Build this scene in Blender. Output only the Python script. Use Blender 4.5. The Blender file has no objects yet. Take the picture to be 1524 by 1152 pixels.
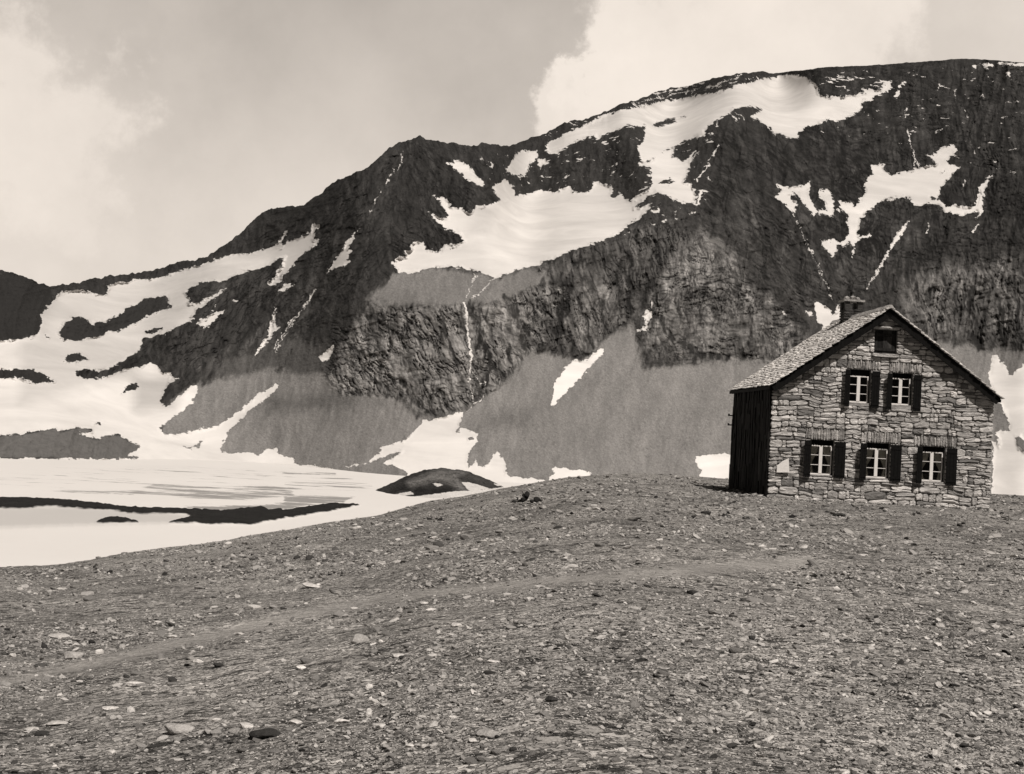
import bpy, math, random
import numpy as np
from mathutils import Matrix, Vector
random.seed(7); RNG = np.random.default_rng(7)
SC = bpy.context.scene
COL = SC.collection

# ---------------------------------------------------------------- camera, sky, sun, exposure
F = 1840.0; PITCH = 0.0325; ROLL = 0.0557          # focal length in photo pixels (1524 wide)
cp, sp, cr, sr = math.cos(PITCH), math.sin(PITCH), math.cos(ROLL), math.sin(ROLL)
FW = np.array([0, cp, sp]); U0 = np.array([0, -sp, cp]); R0 = np.array([1.0, 0, 0])
RT = R0*cr + U0*sr; UP = U0*cr - R0*sr
cam_d = bpy.data.cameras.new('camera'); cam = bpy.data.objects.new('camera', cam_d); COL.objects.link(cam)
cam_d.sensor_width = 36; cam_d.sensor_fit = 'HORIZONTAL'; cam_d.lens = F/1524*36
cam_d.clip_start = 0.1; cam_d.clip_end = 20000
cam.matrix_world = Matrix(((RT[0], UP[0], -FW[0], 0), (RT[1], UP[1], -FW[1], 0), (RT[2], UP[2], -FW[2], 0), (0, 0, 0, 1)))
SC.camera = cam
SC.view_settings.view_transform = 'Standard'; SC.view_settings.look = 'None'
SC.view_settings.exposure = 0.0; SC.view_settings.gamma = 1.0

def ray(u, v):
    """unit-horizontal direction of a photo pixel: (dx, dy, tan elevation)"""
    u = np.asarray(u, float); v = np.asarray(v, float)
    a = (u-762)/F; b = -(v-576)/F
    d = FW[:, None]+RT[:, None]*a.ravel()+UP[:, None]*b.ravel()
    h = np.hypot(d[0], d[1])
    s = np.broadcast(u, v).shape
    return (d[0]/h).reshape(s), (d[1]/h).reshape(s), (d[2]/h).reshape(s)

SUN = Vector((0.24, -0.50, 0.85)).normalized()
W = bpy.data.worlds.new('World'); SC.world = W; W.use_nodes = True
def build_world():
    nt = W.node_tree; N = nt.nodes; L = nt.links
    for n in list(N): N.remove(n)
    out = N.new('ShaderNodeOutputWorld'); bg = N.new('ShaderNodeBackground'); L.new(bg.outputs[0], out.inputs[0])
    bg.inputs[1].default_value = 0.1
    sky = N.new('ShaderNodeTexSky'); sky.sky_type = 'NISHITA'; sky.sun_disc = False
    sky.sun_elevation = math.asin(SUN.z); sky.sun_rotation = math.atan2(SUN.x, SUN.y)
    sky.altitude = 2500; sky.air_density = 1.0; sky.dust_density = 2.0
    bw = N.new('ShaderNodeRGBToBW'); L.new(sky.outputs[0], bw.inputs[0])
    tc = N.new('ShaderNodeTexCoord')
    def math_(op, a, b=None, c=None, clamp=False):
        m = N.new('ShaderNodeMath'); m.operation = op; m.use_clamp = clamp
        for i, x in enumerate((a, b, c)):
            if x is None: continue
            if isinstance(x, (int, float)): m.inputs[i].default_value = x
            else: L.new(x, m.inputs[i])
        return m.outputs[0]
    def ss(x, lo, hi):
        m = N.new('ShaderNodeMapRange'); m.interpolation_type = 'SMOOTHSTEP'
        L.new(x, m.inputs[0]); m.inputs[1].default_value = lo; m.inputs[2].default_value = hi
        return m.outputs[0]
    def noise(scale, detail=5, rough=.55, off=0):
        n = N.new('ShaderNodeTexNoise'); n.inputs['Scale'].default_value = scale
        n.inputs['Detail'].default_value = detail; n.inputs['Roughness'].default_value = rough
        mp = N.new('ShaderNodeMapping'); mp.inputs[1].default_value = (off, off*.7, 0)
        L.new(tc.outputs['Generated'], mp.inputs[0]); L.new(mp.outputs[0], n.inputs[0])
        return n.outputs[0]
    nb = noise(15, 9, .62, 3.1); nl = noise(3.2, 4, .5, 8.2); nm = noise(8, 8, .62, 1.4); nw = noise(26, 7, .6, 5.5)
    def blob(u, v, rpx, soft, amp):
        x, y, e = ray(u, v); d = Vector((float(x), float(y), float(e))).normalized()
        vm = N.new('ShaderNodeVectorMath'); vm.operation = 'DISTANCE'
        L.new(tc.outputs['Generated'], vm.inputs[0]); vm.inputs[1].default_value = d
        d1 = math_('ADD', vm.outputs['Value'], math_('MULTIPLY', math_('SUBTRACT', nb, .5), amp))
        return math_('SUBTRACT', 1.0, ss(d1, rpx/F*(1-soft), rpx/F*(1+soft)))
    # base sky: desaturated Nishita levelled towards the hazy horizon, big soft clouds over it
    sep = N.new('ShaderNodeSeparateXYZ'); L.new(tc.outputs['Generated'], sep.inputs[0])
    low = math_('SUBTRACT', 1.0, ss(sep.outputs['Z'], .05, .75))
    base = math_('ADD', math_('MULTIPLY', bw.outputs[0], .25), math_('MULTIPLY', low, 7.2))
    # thin bright overcast fills the view; the unseen sky behind the camera is dimmed to cut fill light
    front = math_('ADD', .12, math_('MULTIPLY', ss(sep.outputs['Y'], .1, .7), .88))
    base = math_('ADD', base, math_('MULTIPLY', math_('SUBTRACT', nl, .5), 1.6))
    base = math_('ADD', base, math_('MULTIPLY', math_('SUBTRACT', nm, .5), 2.0))
    base = math_('MULTIPLY', base, front)
    def over(val, m, target, k):
        mm = math_('MULTIPLY', m, k)
        tg = math_('ADD', target, math_('ADD', math_('MULTIPLY', math_('SUBTRACT', nm, .5), 2.4), math_('MULTIPLY', math_('SUBTRACT', nw, .5), 1.0)))
        return math_('ADD', math_('MULTIPLY', val, math_('SUBTRACT', 1.0, mm)), math_('MULTIPLY', mm, tg))
    val = base
    val = over(val, blob(245, 95, 170, .8, .12), 5.0, .75)
    val = over(val, blob(735, 110, 150, .8, .14), 5.2, .6)
    val = over(val, blob(170, 330, 90, .8, .2), 5.9, .5)
    val = over(val, blob(90, 480, 330, .75, .08), 7.6, .9)
    val = over(val, blob(40, 190, 130, .32, .24), 8.5, .85)
    val = over(val, blob(110, 300, 75, .35, .2), 8.2, .7)
    val = over(val, blob(1500, 60, 420, .6, .12), 7.4, .9)
    for (u, v, r) in ((1090, 20, 190), (960, 120, 110), (850, 185, 80), (905, 120, 60), (1000, 190, 150), (1190, 60, 150), (960, 40, 60)):
        val = over(val, blob(u, v, r, .20, .17), 9.0, .85)
    tint = N.new('ShaderNodeCombineColor')
    for i, t in enumerate((1.0, .90, .805)): L.new(math_('MULTIPLY', val, t), tint.inputs[i])
    L.new(tint.outputs[0], bg.inputs[0])
build_world()
sl = bpy.data.lights.new('sun', 'SUN'); sl.energy = 4.3; sl.angle = math.radians(.5); sl.color = (1, .93, .862)
so = bpy.data.objects.new('sun', sl); COL.objects.link(so); so.rotation_euler = SUN.to_track_quat('Z', 'Y').to_euler()
so.location = (0, -20, 60)

# ---------------------------------------------------------------- helpers
TINT = (1.0, .968, .935)
def tag(o, label=None, cat=None, group=None, kind=None):
    for k, v in (('label', label), ('category', cat), ('group', group), ('kind', kind)):
        if v: o[k] = v
    return o
def lin(d):
    c = np.asarray(d, float)/255
    return np.where(c < .04045, c/12.92, ((c+.055)/1.055)**2.4)
def mesh_np(name, V, faces, mat=None, parent=None, attrs=None, smooth=True, loc=None):
    """V (n,3); faces list of (k, m) int arrays"""
    me = bpy.data.meshes.new(name)
    V = np.asarray(V, np.float32); me.vertices.add(len(V)); me.vertices.foreach_set('co', V.ravel())
    fs = faces if isinstance(faces, list) else [faces]
    tot = np.concatenate([np.full(len(f), f.shape[1], np.int32) for f in fs])
    idx = np.concatenate([f.ravel() for f in fs]).astype(np.int32)
    me.loops.add(len(idx)); me.loops.foreach_set('vertex_index', idx)
    me.polygons.add(len(tot)); st = np.concatenate([[0], np.cumsum(tot)[:-1]]).astype(np.int32)
    me.polygons.foreach_set('loop_start', st); me.polygons.foreach_set('loop_total', tot)
    me.polygons.foreach_set('use_smooth', np.full(len(tot), smooth))
    for k, a in (attrs or {}).items():
        at = me.attributes.new(k, 'FLOAT', 'POINT'); at.data.foreach_set('value', np.asarray(a, np.float32).ravel())
    me.update(calc_edges=True); me.validate()
    o = bpy.data.objects.new(name, me); COL.objects.link(o)
    if mat: me.materials.append(mat)
    if parent: o.parent = parent
    if loc is not None: o.location = loc
    return o
def grid_faces(n, m):
    i = np.arange(n*m).reshape(n, m)
    return np.stack([i[:-1, :-1].ravel(), i[:-1, 1:].ravel(), i[1:, 1:].ravel(), i[1:, :-1].ravel()], 1)
def empty(name, loc=(0, 0, 0), rz=0):
    o = bpy.data.objects.new(name, None); COL.objects.link(o); o.location = loc; o.rotation_euler = (0, 0, rz)
    o.empty_display_size = .2
    return o
_H = RNG.random((8, 257, 257))
def vn(x, y, s=0):
    x = np.asarray(x, float); y = np.asarray(y, float)
    xi = np.floor(x).astype(int); yi = np.floor(y).astype(int); fx = x-xi; fy = y-yi
    fx = fx*fx*fx*(fx*(fx*6-15)+10); fy = fy*fy*fy*(fy*(fy*6-15)+10)
    H = _H[s % 8]; a = xi % 256; b = yi % 256; a1 = (a+1) % 256; b1 = (b+1) % 256
    return (H[a, b]*(1-fx)+H[a1, b]*fx)*(1-fy)+(H[a, b1]*(1-fx)+H[a1, b1]*fx)*fy
def fbm(x, y, o=4, s=0, g=.5):
    r = 0; a = 1; t = 0
    for i in range(o):
        r = r+a*vn(x*2**i+17.3*i, y*2**i+9.1*i, s+i); t += a; a *= g
    return r/t
def ridged(x, y, o=3, s=0):
    r = 0; a = 1; t = 0
    for i in range(o):
        r = r+a*(1-np.abs(2*vn(x*2**i+5.3*i, y*2**i+3.7*i, s+i)-1)); t += a; a *= .5
    return r/t
def blur(A, n, ax, it=3):
    n = int(n)
    for _ in range(it):
        p = np.concatenate([np.repeat(np.take(A, [0], ax), n, ax), A, np.repeat(np.take(A, [-1], ax), n, ax)], ax)
        c = np.cumsum(p, ax); k = 2*n+1
        z = np.zeros_like(np.take(c, [0], ax)); c = np.concatenate([z, c], ax)
        m = A.shape[ax]
        A = (np.take(c, range(k, k+m), ax)-np.take(c, range(0, m), ax))/k
    return A
def psdf(U, V, poly, pad=14.0):
    """signed distance (px, + inside) of a polygon, far outside = -pad"""
    P = np.asarray(poly, float); out = np.full(U.shape, -pad)
    m = (U > P[:, 0].min()-pad) & (U < P[:, 0].max()+pad) & (V > P[:, 1].min()-pad) & (V < P[:, 1].max()+pad)
    if not m.any(): return out
    x = U[m]; y = V[m]; d = np.full(x.shape, 1e9); ins = np.zeros(x.shape, bool)
    for (x0, y0), (x1, y1) in zip(P, np.roll(P, -1, 0)):
        ex, ey = x1-x0, y1-y0; t = np.clip(((x-x0)*ex+(y-y0)*ey)/(ex*ex+ey*ey+1e-9), 0, 1)
        d = np.minimum(d, (x-x0-t*ex)**2+(y-y0-t*ey)**2)
        c = ((y0 > y) != (y1 > y)); 
        if ey != 0: ins ^= c & (x < (x1-x0)*(y-y0)/ey+x0)
    d = np.sqrt(d); out[m] = np.maximum(np.where(ins, d, -d), -pad)
    return out
def ssdf(U, V, pts, w, pad=14.0):
    """stroke of full width w"""
    P = np.asarray(pts, float); out = np.full(U.shape, -pad); q = pad+w
    m = (U > P[:, 0].min()-q) & (U < P[:, 0].max()+q) & (V > P[:, 1].min()-q) & (V < P[:, 1].max()+q)
    if not m.any(): return out
    x = U[m]; y = V[m]; d = np.full(x.shape, 1e9)
    for (x0, y0), (x1, y1) in zip(P[:-1], P[1:]):
        ex, ey = x1-x0, y1-y0; t = np.clip(((x-x0)*ex+(y-y0)*ey)/(ex*ex+ey*ey+1e-9), 0, 1)
        d = np.minimum(d, (x-x0-t*ex)**2+(y-y0-t*ey)**2)
    out[m] = np.maximum(w/2-np.sqrt(d), -pad); return out
def step(x): x = np.clip(x, 0, 1); return x*x*(3-2*x)

# ---------------------------------------------------------------- materials
class NT:
    def __init__(s, name):
        s.m = bpy.data.materials.new(name); s.m.use_nodes = True; s.t = s.m.node_tree; s.N = s.t.nodes; s.L = s.t.links
        s.b = s.N['Principled BSDF']; s.tc = s.N.new('ShaderNodeTexCoord')
        s.b.inputs['Roughness'].default_value = .9; s.b.inputs['Specular IOR Level'].default_value = .15
    def put(s, sock, x):
        if isinstance(x, (int, float)): sock.default_value = x
        elif isinstance(x, tuple): sock.default_value = x
        else: s.L.new(x, sock)
    def math(s, op, a, b=None, clamp=False):
        m = s.N.new('ShaderNodeMath'); m.operation = op; m.use_clamp = clamp; s.put(m.inputs[0], a)
        if b is not None: s.put(m.inputs[1], b)
        return m.outputs[0]
    def attr(s, n):
        a = s.N.new('ShaderNodeAttribute'); a.attribute_name = n; return a.outputs['Fac']
    def noise(s, scale, detail=4, rough=.6, stretch=(1, 1, 1), dist=0, co='Object'):
        mp = s.N.new('ShaderNodeMapping'); mp.inputs[3].default_value = stretch; s.L.new(s.tc.outputs[co], mp.inputs[0])
        n = s.N.new('ShaderNodeTexNoise'); s.L.new(mp.outputs[0], n.inputs[0])
        n.inputs['Scale'].default_value = scale; n.inputs['Detail'].default_value = detail
        n.inputs['Roughness'].default_value = rough; n.inputs['Distortion'].default_value = dist
        return n.outputs[0]
    def voro(s, scale, feature='F1', out=0, stretch=(1, 1, 1)):
        mp = s.N.new('ShaderNodeMapping'); mp.inputs[3].default_value = stretch; s.L.new(s.tc.outputs['Object'], mp.inputs[0])
        n = s.N.new('ShaderNodeTexVoronoi'); n.feature = feature; s.L.new(mp.outputs[0], n.inputs[0]); n.inputs['Scale'].default_value = scale
        return n.outputs[out]
    def ss(s, x, lo, hi, a=0.0, b=1.0):
        m = s.N.new('ShaderNodeMapRange'); m.interpolation_type = 'SMOOTHSTEP'; s.put(m.inputs[0], x)
        m.inputs[1].default_value = lo; m.inputs[2].default_value = hi; m.inputs[3].default_value = a; m.inputs[4].default_value = b
        return m.outputs[0]
    def lerp(s, f, a, b):
        m = s.N.new('ShaderNodeMix'); s.put(m.inputs[0], f); s.put(m.inputs[2], a); s.put(m.inputs[3], b); return m.outputs[0]
    def grey(s, v, tint=TINT):
        c = s.N.new('ShaderNodeCombineColor')
        for i in range(3): s.put(c.inputs[i], s.math('MULTIPLY', v, tint[i]))
        s.L.new(c.outputs[0], s.b.inputs['Base Color'])
    def bump(s, h, dist, strength=1.0):
        b = s.N.new('ShaderNodeBump'); b.inputs['Distance'].default_value = dist; s.put(b.inputs['Strength'], strength)
        s.put(b.inputs['Height'], h); s.L.new(b.outputs[0], s.b.inputs['Normal'])

def mat_mountain():
    m = NT('mountain rock and snow')
    n1 = m.noise(.03, 6, .62); n2 = m.noise(.10, 6, .68); strata = m.noise(.02, 7, .7, (1, 1, 6), .6)
    rough = m.attr('rough')
    tex = m.math('ADD', m.math('MULTIPLY', m.math('SUBTRACT', n2, .5), .9), m.math('MULTIPLY', m.math('SUBTRACT', strata, .5), .9))
    n3 = m.noise(.28, 5, .7)
    tex = m.math('ADD', tex, m.math('MULTIPLY', m.math('SUBTRACT', n1, .5), .8))
    tex = m.math('ADD', tex, m.math('MULTIPLY', m.math('SUBTRACT', n3, .5), 2.2))
    fac = m.math('MAXIMUM', m.math('ADD', 1.0, m.math('MULTIPLY', tex, rough)), .25)
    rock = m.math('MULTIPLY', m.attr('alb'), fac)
    edge = m.math('ADD', m.math('MULTIPLY', m.math('SUBTRACT', m.noise(.15, 6, .68), .5), m.attr('ragged')), m.attr('snow'))
    sm = m.ss(edge, -.45, .45)
    sp1 = m.noise(.055, 5, .62, (1, 1, 2.6))
    sk = m.math('MULTIPLY', m.ss(m.math('ADD', sp1, m.math('MULTIPLY', m.attr('speck'), .2)), .765, .79), m.ss(m.attr('speck'), 0.02, .2))
    sm = m.math('MAXIMUM', sm, sk)
    sa = m.math('ADD', .60, m.math('MULTIPLY', m.math('SUBTRACT', m.noise(.012, 6, .6, (1, 1, 5), .8), .5), .34))
    sa = m.math('ADD', sa, m.math('MULTIPLY', m.math('SUBTRACT', m.noise(.006, 6, .62, (1, 1, 1.6), .4), .5), .34))
    sa = m.math('MULTIPLY', sa, m.attr('snow_tone'))
    m.grey(m.lerp(sm, rock, sa))
    h = m.math('MULTIPLY', m.math('ADD', m.math('MULTIPLY', n2, .8), m.math('ADD', m.math('MULTIPLY', n3, .5), m.math('MULTIPLY', strata, .4))), m.lerp(sm, m.math('ADD', rough, .06), .04))
    m.bump(h, 4.5, .8)
    return m.m

# ---------------------------------------------------------------- traced outlines (photo pixels, via zoom windows)
ZW = {'A': (0, 360, 3.388), 'B': (380, 180, 3.388), 'C': (760, 80, 3.388), 'D': (1100, 70, 3.292), 'E': (400, 380, 3.3875),
      'F': (760, 380, 3.3895), 'G': (1100, 380, 3.389), 'H': (0, 620, 3.4636), 'I': (420, 620, 3.4636)}
def Z(k, *xy):
    x0, y0, s = ZW[k]; a = np.array(xy, float).reshape(-1, 2); return np.stack([x0+a[:, 0]/s, y0+a[:, 1]/s], 1)
RIDGE = np.array([(-500, 385), (-250, 392), (-100, 385), (0, 400), (30, 409), (45, 414), (60, 423), (78, 427), (90, 425), (105, 423), (125, 418), (140, 414), (150, 416), (158, 411), (163, 407), (170, 411), (200, 407), (230, 402), (262, 392), (300, 385), (318, 375), (330, 366), (345, 358), (365, 340), (385, 322), (400, 312), (420, 307), (440, 308), (460, 300), (480, 285), (495, 272), (520, 260), (545, 250), (560, 238), (580, 219), (600, 211), (620, 205), (626, 201), (634, 206), (645, 209), (665, 213), (690, 217), (710, 216), (716, 212), (722, 214), (740, 216), (757, 217), (780, 209), (810, 199), (840, 184), (850, 181), (875, 176), (905, 165), (925, 155), (950, 148), (975, 138), (1000, 131), (1030, 126), (1060, 117), (1100, 110), (1135, 106), (1145, 109), (1170, 107), (1200, 104), (1235, 99), (1280, 98), (1330, 95), (1380, 91), (1435, 87), (1470, 89), (1524, 93), (1700, 105), (2100, 160)], float)
FOOT = np.array([(-500, 655), (-100, 676), (30, 683), (320, 680), (480, 693), (560, 703), (760, 716), (845, 718), (1060, 725), (1524, 745), (2100, 790)], float)
SNOW = [
 Z('A', 105,490,190,465,215,400,205,370,240,325,270,300,275,275,330,245,395,240,440,245,490,260,530,270,545,245,540,220,560,210,700,190,770,185,830,175,890,150,960,125,1060,95,1110,85,1190,60,1240,55,1340,35,1400,20,1423,0,1423,85,1330,130,1240,150,1170,180,1110,205,1090,195,1010,210,960,230,940,260,965,290,955,310,1000,305,1060,275,1150,225,1110,265,1060,300,990,345,985,370,960,400,900,430,850,455,830,465,790,470,710,490,720,515,705,545,660,575,620,600,570,630,500,655,490,650,420,640,380,655,390,675,450,690,500,685,560,670,640,640,680,640,720,625,760,610,790,630,830,660,860,655,865,680,910,690,860,705,840,740,820,780,800,810,840,825,880,800,920,765,960,730,990,725,1000,750,975,795,990,800,920,850,840,910,800,945,830,970,870,970,1000,945,1100,925,1200,860,1300,770,1390,715,1405,725,1395,745,1300,820,1240,870,1150,960,1135,1000,1110,1055,1200,1065,1280,1065,1300,1080,1340,1050,1390,1040,1405,1060,1400,1085,1423,1085,1423,1182,-1800,1182,-1800,640,-500,520,0,495),
 Z('A', 1000,420,990,405,1060,370,1090,315,1070,360,1140,340,1110,370,1080,400,1045,435), Z('A', 1170,300,1210,285,1195,305),
 Z('A', 1275,590,1300,540,1350,470,1370,370,1395,320,1385,400,1400,430,1420,430,1380,470,1320,540),
 Z('B', 0,665,40,650,60,660,100,625,150,560,170,548,140,600,120,640,180,595,230,590,270,560,290,520,325,525,300,560,290,595,325,600,290,640,230,680,190,730,130,790,140,810,75,832,65,820,110,760,150,690,110,690,40,740,0,750,-60,760,-60,680),
 Z('B', 110,865,140,830,170,815,180,828,210,825,160,850), Z('B', 360,765,400,700,430,660,460,600,520,545,490,600,465,650,490,650,460,700,480,715,430,735),
 Z('B', 685,715,720,690,755,680,760,655,785,650,785,620,815,605,830,620,855,615,865,650,900,655,930,660,950,625,1020,625,1050,605,1030,575,960,545,910,500,870,455,930,485,970,490,965,460,930,410,895,370,970,395,990,430,1060,445,1085,470,1110,430,1160,430,1230,405,1260,400,1330,385,1440,350,1440,725,1350,740,1280,770,1205,795,1150,765,1080,755,1020,740,960,735,900,740,850,755,780,765,730,768,705,740),
 Z('B', 945,215,1000,215,995,195,1030,200,1080,225,1110,265,1150,305,1150,330,1100,315,1060,290,1040,265,1010,250,985,225), Z('B', 1170,215,1210,215,1190,235),
 Z('B', 1195,330,1230,310,1260,298,1300,320,1310,370,1270,400,1240,410,1215,370), Z('B', 1270,240,1290,200,1310,165,1360,150,1423,150,1423,190,1385,220,1365,280,1320,275,1280,270),
 Z('C', 175,465,195,440,250,420,300,390,360,365,410,340,470,310,560,285,640,265,700,255,800,235,900,215,1000,200,1080,180,1150,155,1230,145,1310,125,1370,112,1450,105,1450,430,1330,400,1270,350,1230,330,1220,310,1250,295,1270,285,1205,265,1150,272,1115,283,1105,295,1060,325,1000,365,980,390,975,420,940,420,880,440,820,470,770,490,760,520,700,540,650,535,645,500,640,465,670,440,680,400,675,362,580,365,540,380,490,400,440,430,420,415,370,430,310,455,265,480,240,505,195,505,180,490),
 Z('C', -30,660,20,710,80,715,150,695,240,695,245,675,300,672,320,700,380,700,415,680,415,650,470,655,510,665,515,690,500,715,530,725,550,700,580,735,610,740,640,710,700,680,715,650,715,600,700,575,650,565,640,535,700,545,770,490,830,470,820,520,870,545,930,490,905,560,890,620,870,650,910,655,930,690,945,720,930,760,880,755,820,740,790,720,760,700,730,700,690,720,660,750,620,780,710,755,700,790,660,820,600,860,560,900,500,930,400,965,300,1000,230,1030,150,1055,60,1075,-30,1110),
 Z('C', 710,790,745,780,750,800,720,805), Z('C', 710,860,740,850,725,870), Z('C', 770,840,790,825,780,850), Z('C', 880,815,940,790,930,805,890,818), Z('C', 575,915,615,888,600,910), Z('C', 820,800,845,795,830,810), Z('C', 130,540,175,520,190,555,150,580),
 Z('D', -10,188,80,165,140,150,210,143,270,150,340,150,355,170,385,185,390,215,400,235,470,242,560,235,600,225,640,205,675,190,670,205,700,215,690,230,650,255,610,265,600,300,575,325,540,340,490,360,440,360,380,380,300,405,200,415,150,400,100,365,60,340,110,310,100,295,60,290,-10,300),
 Z('D', 690,200,720,175,745,170,750,195,730,220,705,225), Z('D', 780,205,800,165,820,175,795,195), Z('D', 760,240,770,215,790,210,780,250),
 Z('D', 640,575,680,575,690,560,710,580,710,610,740,625,800,615,850,600,870,590,900,590,960,575,970,565,940,550,920,530,950,525,970,515,990,490,1020,485,1060,480,1070,500,1040,540,1020,560,1040,580,1085,585,1050,620,1030,650,990,690,985,730,960,740,1000,760,1010,780,1060,770,1110,785,1150,775,1170,740,1175,690,1200,660,1230,625,1235,640,1205,690,1195,740,1195,800,1180,830,1165,835,1165,805,1140,815,1095,830,1060,815,1010,810,975,775,930,765,890,775,860,785,835,750,820,738,740,745,690,755,660,780,620,820,595,850,585,910,590,930,640,915,650,925,600,945,565,960,560,1010,545,1040,555,990,545,960,510,980,485,970,475,1000,455,1030,430,1000,400,950,440,950,465,935,485,955,510,950,540,920,530,860,530,820,500,790,485,750,510,755,555,760,565,780,600,740,620,710,615,670,650,620,645,600),
 Z('D', 175,670,210,685,240,675,255,690,270,680,320,680,345,655,345,700,355,760,380,800,365,825,340,800,300,750,280,720,250,715,255,745,285,755,275,810,240,790,175,730,205,705), Z('D', 390,700,430,695,455,710,460,760,465,830,430,835,400,820,380,800,430,800,420,760,395,740), Z('D', 470,795,495,795,490,810),
 Z('D', 835,845,800,920,740,1000,690,1090,640,1152,700,1050,740,980,780,900), Z('D', 1255,85,1290,75,1900,70,1900,100,1396,92,1290,92), Z('D', 1145,95,1175,85,1160,103), Z('D', 1190,95,1220,80,1240,95,1215,105), Z('D', 1310,120,1325,115,1330,150,1315,145),
 Z('E', 505,1040,530,1010,560,1000,565,970,620,950,670,935,720,910,745,870,790,825,805,840,860,815,985,785,970,830,960,850,970,870,1010,880,1060,900,1055,930,1040,965,1000,1010,1010,1065,1050,1030,1060,1070,1110,1050,1130,1000,1150,990,1190,1025,1200,1080,1210,1120,1260,1130,1355,1130,1355,1250,640,1250,700,1100,690,1090,650,1065,580,1050,620,1020,680,985,640,990,590,1010,510,1050),
 Z('E', 385,1062,440,1048,500,1045,440,1060,390,1068), Z('E', 250,515,280,490,320,455,325,470,305,530,275,535), Z('E', -20,980,0,970,40,975,50,1000,80,1020,130,1025,130,1045,220,1055,330,1075,330,1100,-20,1100),
 Z('F', 195,760,210,720,220,650,250,600,310,525,380,530,430,480,470,470,460,500,420,540,350,620,270,700,215,765), Z('F', 635,365,660,375,685,330,660,310,690,265,705,280,715,220,720,240,705,320,690,385,660,378,640,390),
 Z('F', 930,1010,1000,1005,1110,1000,1200,1000,1200,1200,960,1200,960,1085,930,1040), Z('F', 215,1070,285,1075,400,1090,400,1180,190,1180,190,1130,215,1110), Z('F', 0,1120,150,1130,200,1140,200,1200,-100,1200),
 Z('G', 375,235,430,245,460,270,475,300,500,250,530,260,540,290,540,330,440,420,400,330,380,290), Z('G', 215,285,240,295,235,302,215,295), Z('G', 335,283,370,288,365,300,345,300),
 Z('G', 1275,505,1300,505,1320,540,1340,535,1360,600,1380,605,1437,550,1700,420,2600,600,2600,1400,1270,1400,1280,930,1300,960,1310,930,1290,900,1320,880,1340,890,1370,880,1360,840,1340,790,1320,750,1300,740,1260,620,1265,580)]
HOLES = [Z('A', 300,455,320,420,370,380,400,385,430,390,460,420,490,405,540,405,600,370,650,330,720,295,780,280,835,272,850,310,870,320,800,350,740,375,680,410,600,450,545,445,530,470,480,475,400,495,320,490),
 Z('A', 735,450,800,430,820,440,780,455,740,460), Z('A', 325,595,345,570,380,560,430,580,440,590,390,605,340,605), Z('A', -150,650,105,640,150,645,200,655,240,680,275,705,190,715,105,685,0,690), Z('A', 610,765,650,715,690,715,700,735,660,750),
 Z('A', -400,1000,105,970,180,955,265,940,300,955,350,945,400,935,470,945,460,960,400,965,440,985,500,1000,520,980,600,970,640,1000,710,1030,690,1050,640,1070,715,1090,620,1090,560,1095,430,1090,330,1090,215,1090,105,1092,-400,1080), Z('A', 480,915,510,910,505,922), Z('A', 915,1030,960,1035,1000,1020,1025,1000,1010,1030,960,1042), Z('A', 225,470,245,478,240,485),
 Z('C', 722,360,760,335,830,328,838,340,790,355,740,372), Z('C', 858,320,880,315,885,322,865,325), Z('C', 755,655,800,630,825,640,790,660), Z('D', 935,735,955,730,960,745,940,748), Z('D', 990,612,1010,608,1005,620),
 Z('E', 1005,920,1030,910,1035,930,1010,935), Z('E', 940,890,965,870,960,890), Z('G', 1395,910,1415,915,1450,950,1450,1000,1410,970), Z('G', 1300,955,1315,950,1310,965)]
STROKES = [(Z('B', 300,850,240,950,180,1010,110,1120,95,1152), 2.0), (Z('B', 745,155,735,200,725,245), 1.6), (Z('B', 700,245,670,290,650,325), 1.8), (Z('B', 632,345,600,420,575,465), .8), (Z('B', 1115,780,1070,890), 1.1), (Z('B', 1200,795,1160,840,1100,890), 1.1),
 (Z('C', 720,200,840,180,900,165,980,145), 2.2), (Z('C', 640,245,760,222,900,185,1050,160), 1.6), (Z('C', 960,180,1060,150,1170,105), 1.8), (Z('C', 1050,460,1025,500,1000,540), 2.6), (Z('C', 1020,400,990,440), 2.6), (Z('C', 940,640,1000,560), 2.4), (Z('C', 1050,340,1035,370), 2), (Z('C', 1000,620,1010,645), 2), (Z('C', 970,690,940,760), 4), (Z('C', 950,490,900,560), 2), (Z('C', 1110,300,1150,340), 1.2), (Z('C', 1140,300,1180,330), 1.2), (Z('C', 300,350,340,355), 2),
 (Z('D', 825,300,820,345), 2.8), (Z('D', 828,400,840,460,855,515,865,590), 2), (Z('D', 870,545,885,590), 1.6), (Z('D', 985,180,975,205), 1.6), (Z('D', 1060,200,1060,260), 1.3), (Z('D', 1110,305,1115,340), 2), (Z('D', 270,810,290,870,350,1000,400,1110), .9), (Z('D', 1165,870,1155,900), 2.4), (Z('D', 930,870,925,905), 1.5), (Z('D', 345,990,355,1000), 3), (Z('D', 1110,650,1100,690), 1.4), (Z('D', 1155,500,1150,520), 2), (Z('G', 400,40,450,170,470,230), .8), (Z('G', 735,30,690,100,640,165), 1.6),
 (Z('E', 240,170,190,250,120,340,30,490), 1.4), (Z('E', 990,240,1000,330,1010,430,1020,540), 3.8), (Z('E', 1020,540,1010,600,1015,670,1040,740,1000,790), 1.8), (Z('E', 1025,580,1070,650,1095,640,1080,720,1040,750), 1.3), (Z('E', 1040,100,1000,215), 1), (Z('E', 1135,115,1090,160,1030,215), 1)]

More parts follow.
